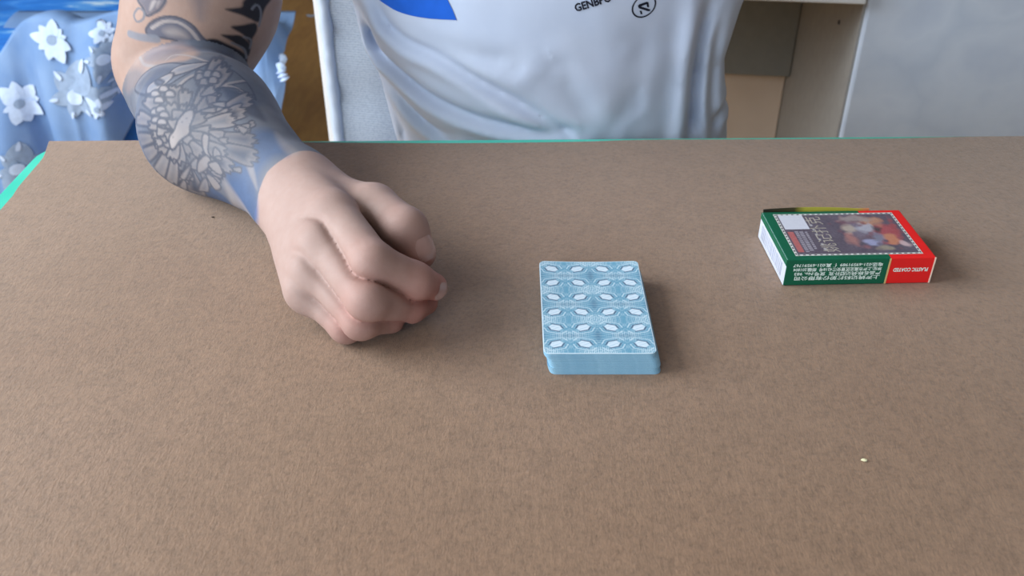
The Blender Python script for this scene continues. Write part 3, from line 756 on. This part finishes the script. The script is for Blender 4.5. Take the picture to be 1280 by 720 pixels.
bpart('gold_stripe', boxmesh('gold_stripe', spl-.0005, spl+.0005, -hy-.00012, -hy+.0002, .0004, BH-.0004), GOLD)
bpart('edge_line', boxmesh('edge_line', hx-.0008, hx+.00008, -hy-.00012, -hy+.0002, .0004, BH-.0002), plain('pale_edge', srgb(232, 206, 190), .5))
bpart('end_rim', boxmesh('end_rim', -hx-.00012, -hx+.0002, -hy, hy, BH-.0042, BH-.0003), GRN)
for k in range(22):
    x_ = -hy+.006+k*.0021+rng.uniform(0, .0006); bpart('barcode_bar', boxmesh('barcode_bar', -hx-.0001, -hx+.0002, x_, x_+rng.uniform(.0003, .0009), .0030, .0120), plain('barcode', srgb(150, 155, 175), .6) if k == 0 else bpy.data.materials['barcode'])
# picture panel on top
nu, nvv = 250, 165; px0, px1, py0, py1 = -hx+.0060, hx-.0062, -hy+.0040, hy-.0034
PX, PY = np.meshgrid(np.linspace(px0, px1, nu), np.linspace(py0, py1, nvv), indexing='ij')
U_, V_ = (PX-px0)/(px1-px0), (PY-py0)/(py1-py0)
kk = np.tile(np.array(srgb(80, 70, 88)), (nu, nvv, 1))
P3 = np.stack([PX.ravel()*1000, PY.ravel()*1000, np.zeros(PX.size)], 1)
b1, b2 = vnoise(P3, .12, 11).reshape(nu, nvv), vnoise(P3, .33, 12).reshape(nu, nvv)
def blob(cu_, cv_, ru, rv, c_, a=1, wob=.7, ang=0, s=.55):
    x_, y_ = (U_-cu_)*1.45, (V_-cv_); ca_, sa_ = math.cos(ang), math.sin(ang); x2, y2 = x_*ca_+y_*sa_, -x_*sa_+y_*ca_
    q = np.hypot(x2/(ru*1.45), y2/rv) + (b2-.5)*wob; kmix(np.clip((1-q)/s, 0, 1)*a, np.array(srgb(*c_))*.72+.01)
kmix(np.clip((b1-.4)*1.4, 0, .5), np.array(srgb(96, 86, 104)))
for a in ((.70, .62, .26, .40, (150, 70, 84), .8), (.62, .55, .13, .30, (126, 118, 140), .9), (.84, .50, .12, .34, (186, 74, 86), .9), (.78, .78, .13, .15, (206, 152, 120), .8), (.66, .85, .16, .10, (170, 160, 160), .8),
          (.54, .62, .07, .13, (196, 180, 168), .9), (.52, .36, .07, .16, (190, 128, 122), .8), (.70, .62, .09, .12, (190, 190, 208), .9), (.66, .28, .08, .13, (168, 172, 214), .95), (.74, .40, .08, .12, (132, 136, 162), .9),
          (.84, .36, .06, .20, (214, 140, 104), .9), (.78, .58, .045, .10, (52, 46, 58), .9), (.92, .24, .05, .08, (222, 190, 196), .95), (.74, .14, .09, .08, (172, 160, 140), .8), (.60, .18, .05, .07, (160, 96, 110), .7), (.93, .62, .04, .30, (176, 66, 76), .7)):
    blob(*a)
blob(.05, .76, .0, .0, (0, 0, 0), 0)
# white square tag, red strip and rows of fine print
kmix(((U_ > .035) & (U_ < .235) & (V_ > .62) & (V_ < .97))*1.0, np.array(srgb(206, 208, 222)))
kmix(((U_ > .04) & (U_ < .085) & (V_ > .08) & (V_ < .56))*.9, np.array(srgb(178, 92, 92)))
for k, (q0, q1, wv) in enumerate(((.10, .125, 1), (.135, .165, 1), (.18, .20, 1))):
    kmix(((U_ > q0) & (U_ < q1) & (V_ > .08+.03*k) & (V_ < .57) & (np.sin(V_*150+k) > -.5))*.75, np.array(srgb(164, 158, 172)))
for k in range(7):
    blob(.262, .14+.115*k, .016, .032, (206, 202, 208), .9, .5)
# dashed frame
e = np.minimum(np.minimum(U_, 1-U_)*(px1-px0), np.minimum(V_, 1-V_)*(py1-py0))*1000
s_ = np.where(np.minimum(U_, 1-U_)*(px1-px0) < np.minimum(V_, 1-V_)*(py1-py0), PY, PX)*1000
kmix((e < 1.6)*1.0, np.array(srgb(206, 208, 206))); kmix(((e < 1.35) & (e > .35) & (np.sin(s_*1.9) > -.05))*1.0, np.array(srgb(56, 52, 62)))
pm = gridmesh('picture_panel', np.stack([PX, PY, np.full_like(PX, BH+.00006)], -1)); vcol(pm, kk.reshape(-1, 3))
tpn = NT('picture_print'); cb = tpn.n('ShaderNodeVertexColor', layer_name='paint').outputs[0]
tpn.set(Base_Color=tpn.mix(.05, cb, tpn.ramp(tpn.noise(700, 2), [(.3, (.3, .3, .3)), (.7, (1, 1, 1))])), Roughness=.28)
bpart('picture_panel', pm, tpn.m, label='dark picture panel with pale and red shapes in a dashed frame')
def put_text(s, size, M, name, mat, bold=0, width=None):
    bm = flat_text(s, size, bold)
    if width:
        xs = [v.co.x for v in bm.verts]; k = width/max(max(xs)-min(xs), 1e-6); x0_ = min(xs)
        for v in bm.verts: v.co.x = (v.co.x-x0_)*k
    bmesh.ops.transform(bm, matrix=M, verts=bm.verts[:]); me = bpy.data.meshes.new(name); bm.to_mesh(me); bm.free(); return bpart(name, me, mat)
# front face: the lettering stands upside down
def front(x, z): return Matrix(((-1, 0, 0, x), (0, 0, 0, -hy-.00010), (0, -1, 0, z), (0, 0, 0, 1)))
R0 = spl-.0040
for s, z, wd_, sz in (('上海姚记科技股份有限公司', .0062, .0505, .0029), ('产品名称:姚记牌扑克  货号:No. 983', .0091, .0510, .0027), ('地址:上海市嘉定区曹安路4218号  邮编:201804', .0120, .0520, .0027), ('电话:021-69591989  传真:021-69591767', .0149, .0525, .0027)):
    put_text(s, sz, front(R0, z), 'lettering', INKW, .00006, wd_)
put_text('PLASTIC COATED', .0034, front(hx-.0032, .0110), 'lettering', INKW, .00012, .0205)
# title on the picture, written across the box
Mt = Matrix(((0, -1, 0, -hx+.0330), (1, 0, 0, -hy+.0075), (0, 0, 0, BH+.00014), (0, 0, 0, 1)))
put_text('姚记扑克', .0108, Mt, 'title_lettering', plain('cream_print', srgb(168, 160, 152), .5), .0, .0425)
# lid flap standing a little open along the far side
Vf = []; Ff = []
n_ = 40
for i in range(n_+1):
    f = i/n_; x_ = -hx+.0015 + (BL-.020)*f; hgt = BH + .0002 + .0014*math.sin(math.pi*min(1, f*1.1+.05))**.8*(1 if f < .93 else .35)
    for (yo, zo) in ((hy+.0006, BH-.004), (hy+.0020, hgt), (hy+.0026, hgt), (hy+.0012, BH-.004)): Vf.append((x_, yo, zo))
for i in range(n_):
    for k in range(4): Ff.append((i*4+k, i*4+(k+1) % 4, (i+1)*4+(k+1) % 4, (i+1)*4+k))
Ff += [(0, 1, 2, 3), (n_*4+3, n_*4+2, n_*4+1, n_*4)]
tf = NT('flap_print'); sx3 = tf.n('ShaderNodeSeparateXYZ'); tf.l(tf.coord(), sx3.inputs[0])
rf = tf.ramp(tf.math('ADD', tf.math('MULTIPLY', sx3.outputs[0], 1/BL), .5), [(.05, srgb(38, 34, 26)), (.24, srgb(60, 54, 30)), (.32, srgb(168, 160, 60)), (.70, srgb(176, 166, 66)), (.77, srgb(200, 130, 90))])
tf.set(Base_Color=rf, Roughness=.4); bpart('lid_flap', mesh('lid_flap', Vf, Ff, False), tf.m)

# lint on the mat
for (px, py), rad, c_, lb in (((266, 272), .0007, (60, 48, 40), 'tiny dark speck of lint on the mat beside the forearm'), ((1080, 576), .0009, (226, 220, 180), 'tiny pale crumb on the mat in front of the card box')):
    p_ = at(px, py, 0); bm = bmesh.new(); bmesh.ops.create_icosphere(bm, subdivisions=2, radius=rad)
    for v_ in bm.verts: v_.co = Vector((v_.co.x*1.5*random.uniform(.8, 1.2), v_.co.y*random.uniform(.7, 1.2), v_.co.z*.6*random.uniform(.8, 1.2))) + Vector((p_[0], p_[1], rad*.6))
    me = bpy.data.meshes.new('lint'); bm.to_mesh(me); bm.free(); tag(part('lint', me, plain('lint', srgb(*c_), .9)), lb, 'lint')
# ------------------------------------------------------------------ the room
FZ = -.75
tfl = NT('wood_floor'); mp = tfl.n('ShaderNodeMapping'); mp.inputs['Scale'].default_value = (1, .18, 1); tfl.l(tfl.coord(), mp.inputs[0])
g1 = tfl.noise(9, 6, .6, mp.outputs[0]); g2 = tfl.noise(60, 4, .6, mp.outputs[0])
cfl = tfl.mix(.35, tfl.ramp(g1, [(.3, srgb(176, 122, 58)), (.5, srgb(206, 152, 78)), (.72, srgb(222, 172, 98))]), tfl.ramp(g2, [(.35, srgb(140, 92, 40)), (.65, srgb(196, 144, 78))]))
tfl.set(Base_Color=cfl, Roughness=.4); tfl.bump(g2, .1, .002)
tag(part('floor', boxmesh('floor', -1.85, 2.4, -1.6, 4.0, FZ-.05, FZ), tfl.m), kind='structure')
WALL = plain('wall_paint', srgb(168, 164, 157), .85, .2, .02, 8)
tag(part('wall_back', boxmesh('wall_back', -1.85, 2.4, 4.0, 4.1, FZ, 1.9), WALL), kind='structure')
tag(part('wall_right', boxmesh('wall_right', 2.4, 2.5, -1.6, 4.1, FZ, 1.9), WALL), kind='structure')
tag(part('ceiling', boxmesh('ceiling', -1.85, 2.5, -1.6, 4.1, 1.9, 2.0), plain('ceiling_paint', srgb(196, 196, 194), .9, .2, .01, 8)), kind='structure')
tag(part('unseen_wall_front', boxmesh('unseen_wall_front', -.52, 2.5, -1.70, -1.60, FZ, 1.9), WALL), kind='structure')  # unseen; added so frontal light arrives only from the left
unseen_door = thing('unseen_door_1', None, None, (-1.15, -1.62, FZ), kind='structure')  # unseen frame added around the opening of the front fill light
for (x0, x1, z0, z1) in ((-1.78, -1.72, FZ, 1.72), (-.58, -.52, FZ, 1.72), (-1.78, -.52, 1.66, 1.72)):
    part('unseen_door_frame', boxmesh('unseen_door_frame', x0, x1, -1.66, -1.60, z0, z1, .004), plain('unseen_frame_white', srgb(232, 234, 236), .4), unseen_door)
# left wall with the window the light comes through
wy0, wy1, wz0, wz1 = -.30, 1.30, .25, 1.60
bm = bmesh.new()
for (y0, y1, z0, z1) in ((-1.6, wy0, FZ, 1.9), (wy1, 4.1, FZ, 1.9), (wy0, wy1, FZ, wz0), (wy0, wy1, wz1, 1.9)):
    r = bmesh.ops.create_cube(bm, size=1)
    for v in r['verts']: v.co = Vector((-1.80 + v.co.x*.1, (y0+y1)/2 + v.co.y*(y1-y0), (z0+z1)/2 + v.co.z*(z1-z0)))
me = bpy.data.meshes.new('wall_left'); bm.to_mesh(me); bm.free(); tag(part('wall_left', me, WALL), kind='structure')
win = thing('window_1', None, None, (-1.80, (wy0+wy1)/2, wz0), kind='structure')
FR = plain('white_frame', srgb(235, 236, 238), .4)
for (y0, y1, z0, z1) in ((wy0, wy0+.05, wz0, wz1), (wy1-.05, wy1, wz0, wz1), (wy0, wy1, wz0, wz0+.05), (wy0, wy1, wz1-.05, wz1), (.475, .525, wz0, wz1)):
    part('window_frame', boxmesh('window_frame', -1.83, -1.77, y0, y1, z0, z1, .004), FR, win)

# ------------------------------------------------------------------ chair behind the person
chair = thing('chair', 'white chair with a quilted mesh backrest behind the person in the T-shirt', 'chair', (.0, .84, FZ))
xl0, xr0 = -.190, .190
def back_pt(u_, v_):            # u across, v up
    z = -.34 + v_*.62; y = .925 + .05*(v_-.3) - .018*math.cos(u_*math.pi/2) ; hw = .176 + .012*v_
    return (u_*hw - .002, y, z)
P = np.array([[back_pt(u_, v_) for v_ in np.linspace(0, 1, 60)] for u_ in np.linspace(-1, 1, 60)])
qx, qz = P[..., 0]*1000, P[..., 2]*1000
P[..., 1] += .0022*np.sin((qx+qz)/22.0)*np.sin((qx-qz)/22.0)
tk = NT('white_mesh'); brk = tk.n('ShaderNodeTexVoronoi'); brk.inputs['Scale'].default_value = 420; tk.l(tk.coord(), brk.inputs['Vector'])
wv = tk.n('ShaderNodeTexWave'); wv.bands_direction = 'Z'; wv.inputs['Scale'].default_value = 130; wv.inputs['Distortion'].default_value = 2.5; wv.inputs['Detail'].default_value = 2; tk.l(tk.coord(), wv.inputs['Vector'])
tk.set(Base_Color=tk.mix(.5, tk.ramp(brk.outputs['Distance'], [(.2, srgb(134, 145, 160)), (.6, srgb(160, 170, 184))]), tk.ramp(wv.outputs['Fac'], [(.2, srgb(138, 149, 164)), (.8, srgb(160, 170, 184))])), Roughness=.7)
tk.bump(wv.outputs['Fac'], .25, .001)
bp = part('backrest', gridmesh('backrest', P), tk.m, chair); md = bp.modifiers.new('thick', 'SOLIDIFY'); md.thickness = .006; md.offset = 0
PIPE = plain('white_piping', srgb(176, 187, 203), .6, .3, .02)
for sd in (-1, 1):
    pts = []
    for v_ in np.linspace(0, 1, 70):
        q = back_pt(sd, v_); pts.append((q[0]+sd*.004, q[1]-.001+.0006*math.sin(v_*260), q[2]))
    part('edge_piping', tube('edge_piping', pts, [.0064+.0006*math.sin(k*1.7) for k in range(70)], 12), PIPE, chair)
part('top_rail', tube('top_rail', [back_pt(u_, 1.0) for u_ in np.linspace(-1, 1, 20)], .011, 12), PIPE, chair)
part('seat', boxmesh('seat', -.21, .21, .56, .95, -.375, -.335, .015, 3), tk.m, chair)
for lx, ly in ((-.18, .58), (.18, .58), (-.18, .93), (.18, .93)):
    part('leg', tube('leg', [(lx*1.06, ly, FZ), (lx, ly, -.37)], .013), LEG, chair)

# ------------------------------------------------------------------ bed and lace bedspread
bed = thing('bed', 'low bed with a bright blue printed sheet behind the tattooed arm', 'bed', (-1.19, 1.92, FZ))
tsb = NT('blue_sheet'); wv2 = tsb.noise(3.2, 6, .65)
mpb = tsb.n('ShaderNodeMapping'); mpb.inputs['Scale'].default_value = (1, 3.2, 1); tsb.l(tsb.coord(), mpb.inputs[0])
wvn = tsb.noise(4.0, 6, .62, mpb.outputs[0])
tsb.set(Base_Color=tsb.ramp(wvn, [(.30, srgb(20, 84, 170)), (.56, srgb(38, 122, 212)), (.64, srgb(96, 160, 224)), (.70, srgb(206, 226, 240))]), Roughness=.8); BS = tsb.m
P = np.array([[(x_, y_, -.262 + .004*math.sin(x_*17+y_*9) + .003*math.sin(y_*23)) for y_ in np.linspace(1.60, 2.25, 40)] for x_ in np.linspace(-1.72, -.66, 70)])
mt = part('mattress', boxmesh('mattress', -1.72, -.66, 1.60, 2.25, -.48, -.264, .03, 4), BS, bed)
shb = part('sheet', gridmesh('sheet', P), BS, bed); md = shb.modifiers.new('t', 'SOLIDIFY'); md.thickness = .004
part('bed_base', boxmesh('bed_base', -1.70, -.70, 1.64, 2.22, -.66, -.48, .01), plain('navy_base', srgb(16, 26, 52), .6), bed)
for lx, ly in ((-1.64, 1.70), (-.78, 1.70), (-1.64, 2.15), (-.78, 2.15)): part('leg', boxmesh('leg', lx-.03, lx+.03, ly-.03, ly+.03, FZ, -.66), DRK, bed)
# bedspread: heaped along the edge of the bed and hanging in folds
ridge = dens([(-40, 120), (0, 66), (16, 40), (32, 25), (58, 21), (78, 26), (95, 31), (130, 20), (168, 14), (230, 16), (300, 16), (328, 18), (340, 44), (353, 70)], False, 3)
YR = 1.56
rp3 = np.array([atd(px, py, YR) for px, py in ridge])
hemz = np.interp([p[0] for p in ridge], [-40, 60, 92, 100, 118, 135, 150, 165, 240, 300, 330, 340, 353], [-.70, -.70, -.62, -.50, -.415, -.365, -.375, -.395, -.43, -.42, -.40, -.335, -.275])
NVV = 70; rows = []
for j, p_ in enumerate(rp3):
    x_, z_ = p_[0], p_[2]; row = []
    fold = math.sin(x_*36+.6) + .7*math.sin(x_*67+1.9) + .4*abs(math.sin(x_*58))
    for k in range(16):               # lying back on the bed
        f = 1-k/16; bz = -.256
        row.append((x_ + .03*f*math.sin(x_*20), YR+.012 + f*.26, z_ + (bz-z_)*(1-(1-f)**2.2)*min(1, f*2.2) + .008*math.sin(x_*31+f*6)*(1-f)*f*3))
    for k in range(NVV):              # falling in front
        f = k/(NVV-1); z2 = z_ + (hemz[j]-z_)*f
        am = .006 + .060*min(1, f*1.4)
        row.append((x_ + .012*f*math.sin(x_*29+1), YR - .035*math.sin(min(1, f*2.5)*math.pi/2) + am*fold*.55, z2 + .004*math.sin(j*.45)*f))
    rows.append(row)
P = np.array(rows)
tl = NT('lace_cloth'); ln = tl.noise(14, 4)
tl.set(Base_Color=tl.ramp(ln, [(.25, srgb(112, 148, 196)), (.75, srgb(148, 177, 214))]), Roughness=.85)
trn = tl.n('ShaderNodeBsdfTranslucent'); trn.inputs[0].default_value = srgba(170, 200, 240); mx = tl.n('ShaderNodeMixShader'); mx.inputs[0].default_value = .3
outn = [n for n in tl.t.nodes if n.type == 'OUTPUT_MATERIAL'][0]; tl.l(tl.b.outputs[0], mx.inputs[1]); tl.l(trn.outputs[0], mx.inputs[2]); tl.l(mx.outputs[0], outn.inputs[0])
wvl = tl.noise(420, 3); tl.bump(wvl, .2, .002)
spread = thing('bedspread', 'sheer pale blue bedspread with white lace flowers hanging off the bed', 'bedspread', (-.7, 1.55, -.70))
sp_o = part('cloth', gridmesh('cloth', P), tl.m, spread); md = sp_o.modifiers.new('t', 'SOLIDIFY'); md.thickness = .0012; md.offset = 0
cb_ = gridmesh('tmp', P); nvx = len(cb_.vertices); co = np.empty(nvx*3, np.float32); cb_.vertices.foreach_get('co', co); co = co.reshape(-1, 3)
cbvh = BVHTree.FromPolygons([tuple(map(float, v)) for v in co], [tuple(p.vertices) for p in cb_.polygons]); bpy.data.meshes.remove(cb_)
def on_cloth(x, z, lift):
    h = cbvh.ray_cast(Vector((x, 1.2, z)), Vector((0, 1, 0)))
    return None if (h[0] is None or h[0].y > 1.60) else h[0] + Vector((0, -lift, 0))
WL = plain('white_lace', srgb(186, 203, 230), .8, .2, .04, 120); GL = plain('grey_lace', srgb(138, 156, 182), .8, .2, .06, 90)
def leafpoly(cx_, cz_, a, l, w):
    return [(cx_ + math.cos(a)*t_*l - math.sin(a)*s_*w*max(0, math.sin(math.pi*t_**.8))**.7, cz_ + math.sin(a)*t_*l + math.cos(a)*s_*w*max(0, math.sin(math.pi*t_**.8))**.7) for t_, s_ in [(k/8, 1) for k in range(1, 8)] + [(1, 0)] + [(k/8, -1) for k in range(7, 0, -1)]]
def patch(name, poly, mat, parent, lift=.003):
    bm = bmesh.new(); c_ = np.mean(poly, 0); n = len(poly); R = 4; vs = {}
    vs[0] = bm.verts.new((c_[0], 0, c_[1])); 
    for r in range(1, R+1):
        for k, q in enumerate(poly): w = c_ + (np.array(q)-c_)*r/R; vs[(r, k)] = bm.verts.new((w[0], 0, w[1]))
    for v in bm.verts:
        q = on_cloth(v.co.x, v.co.z, lift); v.co = q if q is not None else Vector((v.co.x, 1.53, v.co.z))
    for k in range(n):
        bm.faces.new((vs[0], vs[(1, k)], vs[(1, (k+1) % n)]))
        for r in range(1, R): bm.faces.new((vs[(r, k)], vs[(r+1, k)], vs[(r+1, (k+1) % n)], vs[(r, (k+1) % n)]))
    me = bpy.data.meshes.new(name); bm.to_mesh(me); bm.free(); me.polygons.foreach_set('use_smooth', [True]*len(me.polygons))
    return part(name, me, mat, parent)
YF = 1.535
for (px, py, R_, n, mat, sw) in ((62, 52, 27, 9, WL, 1), (22, 132, 26, 9, WL, 1), (98, 118, 44, 6, GL, 1.1), (28, 205, 34, 6, GL, 1.1), (124, 44, 15, 8, WL, 1), (130, 74, 30, 6, GL, 1.1), (128, 130, 17, 6, WL, 1), (150, 100, 22, 6, GL, 1.1)):
    c_ = atd(px, py, YF); s_ = R_/1165*1.62
    root = patch('flower', [(c_[0]+.22*s_*math.cos(q), c_[2]+.22*s_*math.sin(q)) for q in np.linspace(0, 2*math.pi, 14, endpoint=False)], GL if mat is WL else WL, spread, .0068)
    for k in range(n):
        a = 2*math.pi*k/n + .3*random.random(); l = s_*random.uniform(.62, 1.15)
        patch('petal', leafpoly(c_[0], c_[2], a, l, l*random.uniform(.24, .34)*sw), mat, root, .0030+.0004*k)
        if mat is GL: patch('petal_rim', leafpoly(c_[0]+math.cos(a)*l*.62, c_[2]+math.sin(a)*l*.62, a, l*.40, l*.07), WL, root, .0064)
# white scalloped hem at the near end
hp = [P[-1, k] for k in range(16, P.shape[1], 3)]
part('hem', tube('hem', [(float(q[0]), float(q[1])-.003, float(q[2])) for q in hp], [.007+.003*math.sin(k*1.3) for k in range(len(hp))], 8), WL, sp_o)

# ------------------------------------------------------------------ white desk with a kneehole, and the patterned cabinet beside it
ang = math.radians(-7); piv = (.450, 1.20)
def rb(x0, x1, y0, y1, z0, z1, bev=.002): return boxmesh('m', x0, x1, y0, y1, z0, z1, bev, 2, ang, piv)
GREYP = plain('grey_board', srgb(126, 130, 130), .6, .3, .02); DESKW = plain('white_board', srgb(214, 216, 218), .45, .4, .02, 10); BEI = NT('beige_board')
bn = BEI.noise(5, 4); BEI.set(Base_Color=BEI.ramp(bn, [(.3, srgb(196, 180, 166)), (.7, srgb(216, 202, 188))]), Roughness=.5)
desk = thing('desk', 'white desk with a shaded kneehole and grey back board, right of the T-shirt', 'desk', (.25, 1.4, FZ))
part('desk_top', rb(-.30, .4475, 1.17, 1.68, -.047, -.020), DESKW, desk)
part('side_panel', rb(-.28, -.26, 1.20, 1.66, FZ, -.047), DESKW, desk)
part('back_board', rb(-.26, .4475, 1.60, 1.615, -.303, -.047), GREYP, desk)
part('lower_board', rb(-.26, .4475, 1.64, 1.655, FZ, -.285), BEI.m, desk)
q = bmesh.new(); bmesh.ops.create_icosphere(q, subdivisions=2, radius=.004); pc = atd(1065, 28, 1.30); bmesh.ops.translate(q, vec=(.462, pc[1], pc[2]), verts=q.verts[:])
me = bpy.data.meshes.new('screw_cap'); q.to_mesh(me); q.free(); sc_me = me
tcb = NT('pale_patterned_board'); vo = tcb.n('ShaderNodeTexVoronoi'); vo.inputs['Scale'].default_value = 9; dn = tcb.noise(5, 4, .6, None, 'Color')
vm = tcb.n('ShaderNodeVectorMath'); vm.operation = 'MULTIPLY_ADD'; tcb.l(dn, vm.inputs[0]); vm.inputs[1].default_value = (.25, .25, .25); tcb.l(tcb.coord(), vm.inputs[2]); tcb.l(vm.outputs[0], vo.inputs['Vector'])
tcb.set(Base_Color=tcb.ramp(vo.outputs['Distance'], [(.15, srgb(198, 211, 232)), (.45, srgb(210, 222, 240)), (.8, srgb(194, 208, 229))]), Roughness=.32); tcb.bump(vo.outputs['Distance'], .12, .004)
cab = thing('cabinet', 'pale blue-white cabinet with faint floral relief beside the desk kneehole', 'cabinet', (.86, 1.36, FZ))
part('cabinet_body', rb(.452, 1.25, 1.18, 1.66, FZ+.04, .02, .004), tcb.m, cab)
part('side_shade_sheet', rb(.4485, .452, 1.187, 1.655, FZ+.04, .018, .0005), plain('side_shade', srgb(152, 150, 147), .55, .3, .03), cab)  # thin darker sheet: shade on the cabinet's inner side, put into colour
part('screw_cap', sc_me, DRK, cab)
part('plinth', rb(.50, 1.24, 1.215, 1.60, FZ, FZ+.04), DESKW, cab)
# white loop of thread on the floor
pts = [at(px, py, FZ+.004) for px, py in dens([(384, 19), (390, 20), (396, 18), (400, 13), (398, 8)], False, 2)]
th_o = part('thread', tube('thread', pts, .004, 6), WL); tag(th_o, 'small curl of white thread lying on the wooden floor', 'thread')
